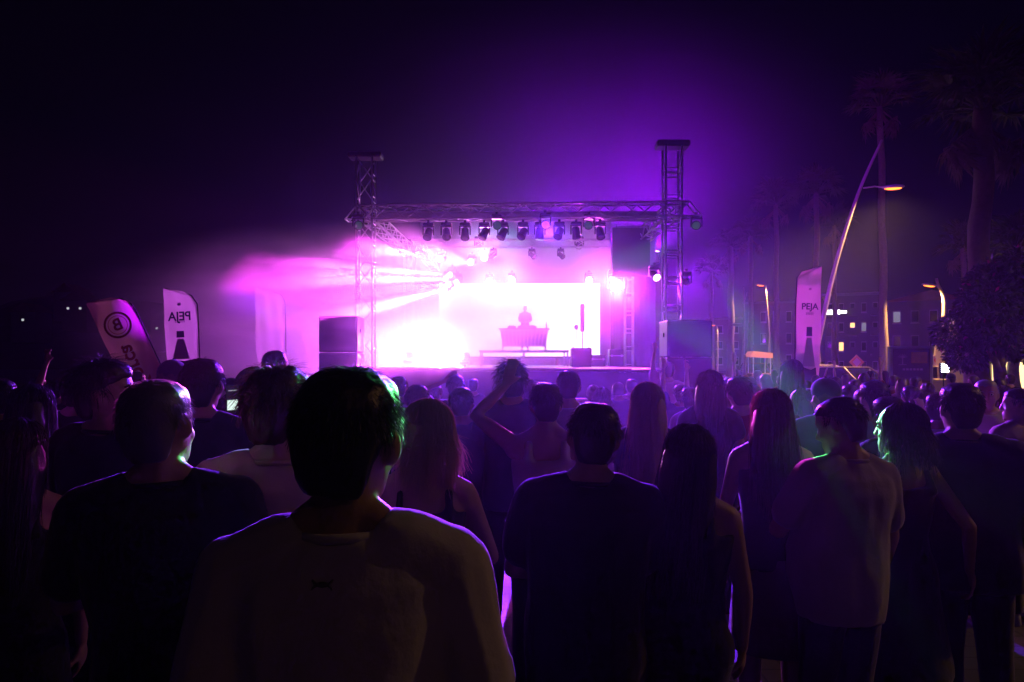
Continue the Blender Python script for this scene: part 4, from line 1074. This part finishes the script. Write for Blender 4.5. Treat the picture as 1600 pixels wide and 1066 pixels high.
# 1 front man
r1, a1, s1 = person(537, 570, 1.16, 'nearest man seen from behind with short dark hair and a pale grey t-shirt', hcol=(.022, .014, .010), shirt='tshirt', col=GREY, hyaw=-15, yaw=-4, wide=.96, skn=(.40, .25, .18))
# 2 black shirt man
person(924, 640, 2.2, 'broad man in a black t-shirt seen from behind at the middle', col=BLK, wide=1.16, H=1.63, L='front', Rr='front', hcol=HB, hpitch=-4)
# 3 woman long dark hair
person(1072, 668, 2.25, 'woman with long loose dark hair and dark top right of the black t-shirt', fem=True, hair='long', hcol=HB, shirt='tank', col=BLK, bottom='trousers', zend=1.20, L='front', H=1.56, wide=1.1)
# 4 blonde bob
person(664, 622, 2.3, 'woman with a chin-length blonde bob and bare shoulders beside the nearest man', fem=True, hair='bob', hcol=HBL, shirt='tank', col=BLK, bottom='skirt', hyaw=22, yaw=8, Rr='cup', face=True)
# 5 beige shirt
person(438, 574, 2.05, 'man in a beige shirt partly hidden behind the nearest man', col=BEI, hair='curly', hcol=(.10, .03, .018), H=1.74, hyaw=-25, L='front', Rr='front')
# 6 grey haired man
person(250, 598, 1.8, 'older man with cropped grey hair and black shirt at the left front', col=BLK, hair='short', hcol=(.22, .21, .21), hyaw=-20, yaw=-4, wide=1.08, L='front', H=1.715)
# 7 man with the phone
r7, a7, s7 = person(316, 562, 3.1, 'man in a black t-shirt holding up a phone at the left', col=BLK, hcol=HB, hyaw=-8, yaw=-6,
    Rr=((.205, .36, 1.47), (.5, -.1, -1), (-.15, .3, 1), .75), L=((.075, .38, 1.42), (-.8, -.2, -.8), (.5, .35, .7), .6), H=1.77)
# 8 woman profile
person(404, 575, 3.9, 'woman with a rounded bob in profile right of the raised phone', fem=True, hair='bob', hcol=HBR, col=BLK, shirt='tshirt', hyaw=-62, yaw=-30, face=True, H=1.72)
# 9
person(433, 548, 6.0, 'tall man standing alone before the pale foggy banner', col=BLK, hcol=HB, hyaw=-30, yaw=-20, H=1.84)
# 10 lit profile face
person(172, 566, 2.7, 'curly haired man in profile with a pink lit face at the left', col=BLK, hair='curly', hcol=HB, hyaw=-66, yaw=-35, hpitch=6, face=True, H=1.76, skn=(.48, .31, .24))
# 11
person(266, 564, 4.4, 'man in a cap half hidden behind the grey haired man', col=NAVY, hair='cap', hyaw=-12)
# 12 left
person(52, 600, 3.2, 'woman in a short white top raising an arm at the far left', fem=True, hair='long', hcol=HB, shirt='tank', col=WHT, bottom='skirt', bcol=BLK, yaw=-15, hyaw=-20, Rr=((.30, .40, 1.52), (.5, 0, -1), (.5, .6, .5), .3), skn=(.42, .27, .2))
person(118, 582, 4.3, 'dark haired woman between the white top and the pink lit face', fem=True, hair='bun', hcol=HB, col=BLK, yaw=-18)
person(8, 592, 4.0, 'man in a dark red shirt cut by the left edge', col=RED, hcol=HB, yaw=-10)
person(20, 640, 2.2, 'short woman in a black dress low at the left edge', fem=True, hair='long', hcol=HB, shirt='dress', col=BLK, H=1.58)
# 13, 14 raised arm
person(800, 566, 4.5, 'man with spiky dark hair behind the raised arm', hair='curly', hcol=HB, col=NAVY, hyaw=10, L='front', Rr='front')
person(855, 597, 3.5, 'man in a pale sleeveless top with one arm raised over his head', hair='short', hcol=HB, shirt='tank', col=(.5, .40, .44), L=((-.225, .16, 1.74), (-1, .25, .25), (.25, .1, 1), .25), wide=1.0, skn=(.36, .2, .15))
# 15..
person(722, 607, 4.6, 'person in a dark navy jacket between the blonde bob and the raised arm', shirt='long', col=NAVY, hcol=HB, L='front', Rr='front', wide=1.22, H=1.58)
person(711, 590, 6.2, 'woman with an elbow lifted and a hand on her head', fem=True, hair='short', hcol=HB, col=BLK, L=((-.10, .12, 1.70), (-1, .1, .1), (.6, 0, .6), .5), H=1.62)
person(625, 587, 6.4, 'dark haired man standing left before the pink fog', col=BLK, hcol=HB, L='front')
person(650, 600, 4.7, 'man with a bright rim of light on his short hair behind the blonde bob', col=NAVY, hair='short', hcol=HBR)
person(832, 593, 6.1, 'short haired woman half hidden behind the sleeveless man', fem=True, hair='bob', hcol=HB, col=BLK)
person(889, 577, 4.7, 'man in a lilac shirt standing before the stage skirt', shirt='tshirt', col=(.42, .34, .48), hcol=HBR, hair='buzz', wide=1.08, L='front')
person(740, 628, 9.3, 'small head by the crowd barrier left of the raised arm', col=BLK, H=1.5, fem=True, hair='short', hcol=HB)
person(966, 617, 8.4, 'small child-sized woman before the stage skirt left of the long blonde hair', fem=True, hair='bob', hcol=HB, col=(.2, .1, .2), H=1.48)
person(986, 611, 9.0, 'short person just left of the long blonde hair', col=PINK, H=1.50, hcol=HBR)
person(1012, 598, 3.6, 'woman with very long blonde hair and a dark sequin top', fem=True, hair='long', hcol=HBL, shirt='long', col=(.05, .03, .06), zend=1.18, L=((-.27, .12, 1.06), (-.8, -.6, 0), (.1, .6, .6), .9), H=1.645)
person(1044, 572, 9.2, 'man before the right speaker stack lifting a bottle', hcol=HB, col=PINK, L=((-.14, .22, 1.95), (-1, 0, 0), (0, 0, 1), .9), H=1.72)
person(1078, 622, 6.2, 'curly haired woman low before the right speaker stack', fem=True, hair='curly', hcol=HBR, col=(.2, .08, .2), H=1.5)
person(1108, 578, 4.6, 'tall dark haired woman before the right edge of the speaker stack', fem=True, hair='long', hcol=HB, col=BLK, zend=1.25)
person(1157, 587, 4.7, 'man in a dark red shirt under the forked lamp pole', hcol=HB, col=(.28, .05, .07), hyaw=12, L='front')
person(1205, 606, 3.1, 'woman with long brown hair lit pink at its left edge', fem=True, hair='long', hcol=HBR, col=BLK, shirt='tank', bottom='skirt', bcol=(.2, .14, .15), zend=1.24, Rr='front', hyaw=8)
person(1237, 562, 6.0, 'tall long haired woman beside the white PEJA banner', fem=True, hair='long', hcol=HB, col=NAVY, H=1.76)
person(1290, 592, 4.3, 'man in a cap right of the white PEJA banner', hair='cap', hcol=HB, col=(.09, .09, .14), hyaw=25, L='front')
person(1324, 622, 2.75, 'heavy man in a pale grey t-shirt looking down at the right', hair='short', hcol=HB, col=(.33, .31, .33), wide=1.06, belly=.07, hyaw=25, hpitch=-18, yaw=34, L='front', H=1.62)
person(1406, 628, 2.95, 'woman in a dark dress with straight dark hair right of the heavy man', fem=True, hair='bob', hcol=HB, shirt='dress', col=BLK, hyaw=28, yaw=35, Rr=((.33, -.02, .95), (.3, -1, 0)), face=True)
person(1500, 602, 3.1, 'broad man in a black t-shirt at the right', hcol=HB, hair='short', col=BLK, wide=1.3, H=1.66, hyaw=18)
person(1472, 612, 4.6, 'man in a white shirt with hands raised to his face at the right', hcol=HBR, col=WHT, yaw=-30, L=((-.02, .25, 1.55), (-.8, 0, -1), (0, 0, 1), .6), Rr=((.14, .25, 1.58), (.9, 0, -1), (0, 0, 1), .6))
person(1541, 592, 5.0, 'grey haired man facing the camera in a pale shirt at the right', hair='buzz', hcol=HGR, col=(.45, .4, .38), yaw=175, face=True, L='front', Rr='front')
person(1590, 606, 4.6, 'person in a tan shirt cut by the right edge', col=(.5, .36, .22), hcol=HB, hyaw=40, yaw=40)
person(1366, 594, 4.3, 'man in a patterned grey shirt left of the poster stand', col=(.30, .31, .34), hcol=HB, yaw=20, L='front', wide=1.1)
person(1386, 618, 3.7, 'short dark haired woman behind the dark dress', fem=True, hair='short', hcol=HB, col=BLK, yaw=25)
# further back, in the lamp light
back = [
 (1138, 590, 9.0, 'person with arms folded in white left of the forked pole', WHT, True, 'bob'), (1183, 578, 12, 'man in orange below the market stall', (.5, .2, .08), False, 'short'),
 (1196, 584, 10, 'woman in a tan striped top below the market stall', BEI, True, 'long'), (1172, 588, 8.5, 'woman in grey right of the forked pole', GREY, True, 'bun'),
 (1222, 586, 11, 'man in dark blue left of the long haired woman by the banner', NAVY, False, 'short'), (1127, 582, 13, 'man in black beside the speaker stack edge', BLK, False, 'short'),
 (1304, 588, 9.5, 'man in a pale shirt before the orange lit car', WHT, False, 'short'), (1322, 584, 12, 'woman in orange standing at the car bonnet', (.5, .22, .1), True, 'long'),
 (1337, 592, 8.6, 'short man in red below the diamond sign', RED, False, 'buzz'), (1350, 582, 11, 'woman in white right of the diamond sign', WHT, True, 'bob'),
 (1397, 586, 11, 'man in dark red before the poster stand', (.3, .06, .06), False, 'short'), (1413, 590, 9.5, 'woman in a pink top before the poster stand', PINK, True, 'long'),
 (1433, 588, 10, 'man in black at the right foot of the poster stand', BLK, False, 'short'), (1450, 596, 8.0, 'woman in beige below the bent lamp post', BEI, True, 'bun'),
 (1485, 584, 13, 'man in a cap under the white floodlight', (.2, .2, .2), False, 'cap'), (1520, 586, 11, 'man in brown by the round column', (.25, .13, .07), False, 'short'),
 (1562, 590, 9.0, 'woman in white before the lit shop window', WHT, True, 'long'), (1577, 584, 12, 'man in black before the lit shop window', BLK, False, 'short'),
 (1275, 586, 12, 'woman in yellow just right of the banner pole', (.5, .38, .1), True, 'bob'), (1260, 594, 8.8, 'man in purple behind the foot of the white PEJA banner', (.2, .08, .3), False, 'short'),
 (1150, 576, 16, 'man in white far behind the forked pole', WHT, False, 'short'), (1210, 577, 17, 'woman in red far behind the market stall', RED, True, 'long'),
 (1360, 578, 16, 'man in pale blue far behind the diamond sign', (.3, .4, .5), False, 'short'), (1384, 579, 15, 'woman in black far left of the poster stand', BLK, True, 'long'),
 (1535, 578, 16, 'man in grey far behind the round column', GREY, False, 'short'),
 (88, 590, 6.5, 'man in black far left behind the white top', BLK, False, 'short'), (212, 580, 7.0, 'man in navy under the leaning banner', NAVY, False, 'short'), (145, 586, 8.0, 'woman in grey left of the leaning banner foot', GREY, True, 'long'),
 (360, 590, 7.5, 'man in black far behind the raised phone', BLK, False, 'short'), (470, 596, 7.5, 'woman in violet before the left speaker stack', (.2, .06, .3), True, 'bob'), (585, 596, 8.0, 'man in black before the left lattice tower', BLK, False, 'short'),
 (680, 606, 7.6, 'short haired man left of the lifted elbow', BLK, False, 'short'), (778, 604, 7.8, 'man in grey left of the spiky dark hair', GREY, False, 'short'), (925, 604, 7.6, 'woman in black right of the lilac shirt', BLK, True, 'bun'),
 (1100, 598, 8.0, 'man in pink low before the right speaker stack', PINK, False, 'curly'),
] + [
 (1140, 606, 6.2, 'woman in black low beside the right speaker stack', BLK, True, 'bob'), (1178, 600, 6.8, 'man in navy left of the pink lit brown hair', NAVY, False, 'short'),
 (1252, 606, 5.6, 'short woman in maroon under the white PEJA banner', (.2, .04, .07), True, 'long'), (1328, 600, 7.0, 'man in a tan shirt left of the heavy man head', BEI, False, 'short'),
 (1345, 606, 6.0, 'woman in black just right of the heavy man head', BLK, True, 'bun'), (1425, 602, 6.4, 'man in maroon below the poster stand', (.22, .05, .05), False, 'short'),
 (1442, 610, 5.6, 'woman in grey below the right side of the poster stand', (.3, .3, .3), True, 'long'), (1530, 606, 6.6, 'man in black left of the grey haired man facing the camera', BLK, False, 'short'),
 (1568, 602, 6.8, 'woman in tan below the lit shop window', BEI, True, 'bob'), (1120, 612, 5.4, 'man in violet under the right edge of the speaker stack', (.16, .05, .2), False, 'curly'),
 (60, 588, 7.5, 'man in grey far left behind the raised arm', (.3, .3, .3), False, 'short'), (235, 594, 5.5, 'woman in black under the foot of the leaning banner', BLK, True, 'long'),
 (385, 598, 6.0, 'woman in violet between the raised phone and the rounded bob', (.16, .05, .2), True, 'long'), (500, 590, 6.5, 'man in black left of the nearest man hair', BLK, False, 'short'),
 (1065, 600, 7.2, 'man in navy before the right speaker stack left of the curls', NAVY, False, 'short'), (940, 622, 6.8, 'short woman in purple before the stage skirt', (.2, .06, .24), True, 'bob'),
]
hcs = [HB, HBR, HB, (.1, .06, .03)]
for i, (px, top, d, lb, c, fm, hr) in enumerate(back):
    person(px, top, d, lb, fem=fm, hair=hr, hcol=hcs[i % 4], col=c, shirt='tank' if (fm and i % 3 == 0) else 'tshirt', bottom='shorts' if i % 3 == 1 else 'trousers', bcol=[(.03, .03, .05), (.12, .10, .08), (.05, .06, .10)][i % 3],
           yaw=random.uniform(-45, 45) if px > 1120 else random.uniform(-15, 15), hyaw=random.uniform(-25, 25), L=random.choice([None, 'front', 'cup', ((-.2, .15, 1.98), (-1, -.2, 0), (0, 0, 1), .3)]) if i % 4 else None, Rr=random.choice([None, 'front', 'cup']), wide=random.uniform(.95, 1.15), face=False)
# DJ on the riser, facing the crowd
person(820, 478, 24.3, 'DJ in dark clothes behind the table on the riser', hcol=HB, col=(.12, .08, .12), yaw=180, base=(.47, 24.45, bz), H=1.60, L='front', Rr='front', group='performer', hpitch=-8)

# things held
def held_phone():
    q = r7.rotation_euler.to_quaternion(); c = r7.location + q @ (((a7[1][2] + a7[-1][2]) / 2 + Vector((0, .03, .095))) * s7)
    t = W(364, 624, c.y + .02)
    r = empty('phone', t); r.rotation_euler = (R(-8), R(-4), R(-8)); tag(r, 'dark phone with a lit screen held up over the crowd', 'phone')
    MB().bbox((0, 0, 0), (.078, .009, .158), .004).build('case', PLASTIC, r)
    MB().box((0, -.0052, .0), (.070, .001, .146)).build('screen', emat("phone_dim", (.04, .02, .06), .3), r)
    MB().box((.002, -.0062, -.030), (.058, .001, .052)).build('picture', emat("phone_picture", (.75, .95, .85), 1.1), r)
    MB().box((.002, -.0062, .045), (.05, .001, .004)).build('status_bar', emat("phone_bar", (.8, .8, .9), .5), r)
held_phone()
bake_people()

# small dark logo on the nape of the nearest man's shirt, laid on the cloth
def nape_logo():
    sh = [c for c in r1.children if c.name.startswith('t_shirt')][0]
    m = MB()
    for sg in (1, -1):
        pts = []
        for q in range(13):
            a = R(-70 + 140 * q / 12); x = -.018 + .017 * math.sin(a); z = 1.428 + sg * (.0105 - .013 * math.cos(a) + .001)
            ok, loc, no, _ = sh.ray_cast(Vector((x, -.6, z)), Vector((0, 1, 0)))
            pts.append(loc + no * .0015 if ok else Vector((x, -.12, z)))
        m.tube(pts, [.0012 + .0016 * math.sin(math.pi * q / 12) for q in range(13)], 6)
    m.build('nape_logo', mat("logo_ink", (.16, .16, .17), .8), r1)
nape_logo()

# green needles: truss lamps assumed for the coloured patches on people
dg = bpy.context.evaluated_depsgraph_get()
def needle(px, py, power, cone, nm, col=None):
    """a narrow beam from the front truss to the surface seen at that spot; a lamp is assumed on the truss where the line to it is clear"""
    o = Vector((0, 0, CH)); dr = (W(px, py, 1) - o).normalized()
    ok, p, no, *_ = sc.ray_cast(dg, o, dr)
    if not ok: return
    best = None
    for fx in range(560, 1095, 12):
        q = W(fx, 352, 19.75); v = q - p; c = no.dot(v.normalized())
        h, hp, *_ = sc.ray_cast(dg, p + no * .01 + v.normalized() * .01, v.normalized(), distance=v.length - 1.2)
        sc_ = c - (2 if h else 0)
        if best is None or sc_ > best[0]: best = (sc_, fx)
    lit(best[1], 352, 19.75, p, col or GRN, L_GRN, power, cone, 'assumed narrow beam stage light on the front truss aimed at %s' % nm, 'assumed narrow beam lights on the front truss', 1.0, lr=.012)
needle(602, 640, 40000, .55, 'the nearest man')
needle(1384, 692, 90000, .40, 'the woman in the dark dress')
needle(1290, 745, 80000, .55, 'the heavy man')
needle(383, 652, 40000, .40, 'the man with the phone')
needle(1183, 640, 90000, .45, 'the long brown hair', MAG)
needle(190, 630, 60000, .5, 'the curly haired man', MAG)
needle(297, 640, 14000, .7, 'the older grey haired man', (.6, .4, 1.0))
needle(475, 578, 60000, .5, 'the man in the beige shirt', (1.0, .1, .3))

# ------------------------------------------------------------------ fog and haze
def volume(name, col, dens, aniso):
    m = bpy.data.materials.new(name); m.use_nodes = True; N = m.node_tree.nodes; L = m.node_tree.links
    N.remove(N["Principled BSDF"]); v = N.new("ShaderNodeVolumePrincipled")
    v.inputs["Color"].default_value = (*col, 1); v.inputs["Density"].default_value = dens; v.inputs["Anisotropy"].default_value = aniso
    L.new(v.outputs[0], N["Material Output"].inputs["Volume"]); return m, v, N, L
hm, v, N, L = volume("haze_air", (.92, .92, .95), .00015, .4)
hz = MB().box((-2, 90, 9.5), (440, 330, 23)).build('haze', hm); tag(hz, kind='stuff')
fmx, v, N, L = volume("stage_fog", (.95, .95, .97), 0.0, .35)
tc = N.new("ShaderNodeTexCoord"); n = N.new("ShaderNodeTexNoise"); n.inputs["Scale"].default_value = .75; n.inputs["Detail"].default_value = 4; n.inputs["Roughness"].default_value = .6
mp = N.new("ShaderNodeMapping"); mp.inputs["Scale"].default_value = (.6, .8, 1.5); L.new(tc.outputs["Object"], mp.inputs[0]); L.new(mp.outputs[0], n.inputs["Vector"])
FR = (9.5, 5.8, 3.3)
dv = N.new("ShaderNodeVectorMath"); dv.operation = 'DIVIDE'; dv.inputs[1].default_value = FR; L.new(tc.outputs["Object"], dv.inputs[0])
ln = N.new("ShaderNodeVectorMath"); ln.operation = 'LENGTH'; L.new(dv.outputs[0], ln.inputs[0])
fo = N.new("ShaderNodeMapRange"); fo.interpolation_type = 'SMOOTHSTEP'; fo.inputs[1].default_value = 1.0; fo.inputs[2].default_value = .25; fo.inputs[3].default_value = 0; fo.inputs[4].default_value = 1; L.new(ln.outputs["Value"], fo.inputs[0])
nr = N.new("ShaderNodeMapRange"); nr.inputs[1].default_value = .38; nr.inputs[2].default_value = .68; nr.inputs[3].default_value = .22; nr.inputs[4].default_value = 1; L.new(n.outputs["Fac"], nr.inputs[0])
mu = N.new("ShaderNodeMath"); mu.operation = 'MULTIPLY'; L.new(fo.outputs[0], mu.inputs[0]); L.new(nr.outputs[0], mu.inputs[1])
m2 = N.new("ShaderNodeMath"); m2.operation = 'MULTIPLY'; m2.inputs[1].default_value = .70; L.new(mu.outputs[0], m2.inputs[0]); L.new(m2.outputs[0], v.inputs["Density"])
fg = MB().ell((0, 0, 0), FR, 32, 18).build('stage_fog', fmx); fg.location = (-5.0, 21.5, 2.8); tag(fg, 'thick drifting stage fog left of the DJ', 'fog', kind='stuff')

def plume(name, c, FR, dens, label, aniso=.3, even=False):
    pm, v, N, L = volume(name, (.9, .9, .97), dens, aniso)
    if not even:                                  # thins out towards its rim
        tc = N.new("ShaderNodeTexCoord"); dv = N.new("ShaderNodeVectorMath"); dv.operation = 'DIVIDE'; dv.inputs[1].default_value = FR; L.new(tc.outputs["Object"], dv.inputs[0])
        ln = N.new("ShaderNodeVectorMath"); ln.operation = 'LENGTH'; L.new(dv.outputs[0], ln.inputs[0])
        fo = N.new("ShaderNodeMapRange"); fo.interpolation_type = 'SMOOTHERSTEP'; fo.inputs[1].default_value = 1.0; fo.inputs[2].default_value = .1; fo.inputs[3].default_value = 0; fo.inputs[4].default_value = dens
        L.new(ln.outputs["Value"], fo.inputs[0]); L.new(fo.outputs[0], v.inputs["Density"])
    o = MB().ell((0, 0, 0), FR, 40, 24).build(name, pm); o.location = c; tag(o, label, 'smoke', kind='stuff')
plume('stage_smoke', (2.4, 25.0, 6.3), (14, 8, 9.5), .030, 'thin violet lit smoke rising over the stage')
plume('pink_bloom_puff', (3.5, 23.4, 4.5), (2.6, 2.4, 2.2), .055, 'added smoke puff standing in for bloom round the dazzling pink light', .6)  # added puff, gives the pink lamp a bloom halo
plume('crowd_glare_veil', (.5, 5.2, 1.5), (3.8, 5.5, 2.1), .012, 'thin added smoke standing in for lens glare over the middle of the crowd', .5)  # added volume, imitates a veil of lens glare
lit(852, 350, 19.45, (.9, 5.0, .8), (.17, .02, 1.0), emat('lens_deep_violet', (.2, .03, 1.0), 3), 44000, 40, 'added violet wash light on the front truss facing the crowd', 'added violet wash on the front truss', .8)  # added lamp, colours the glare veil over the crowd violet
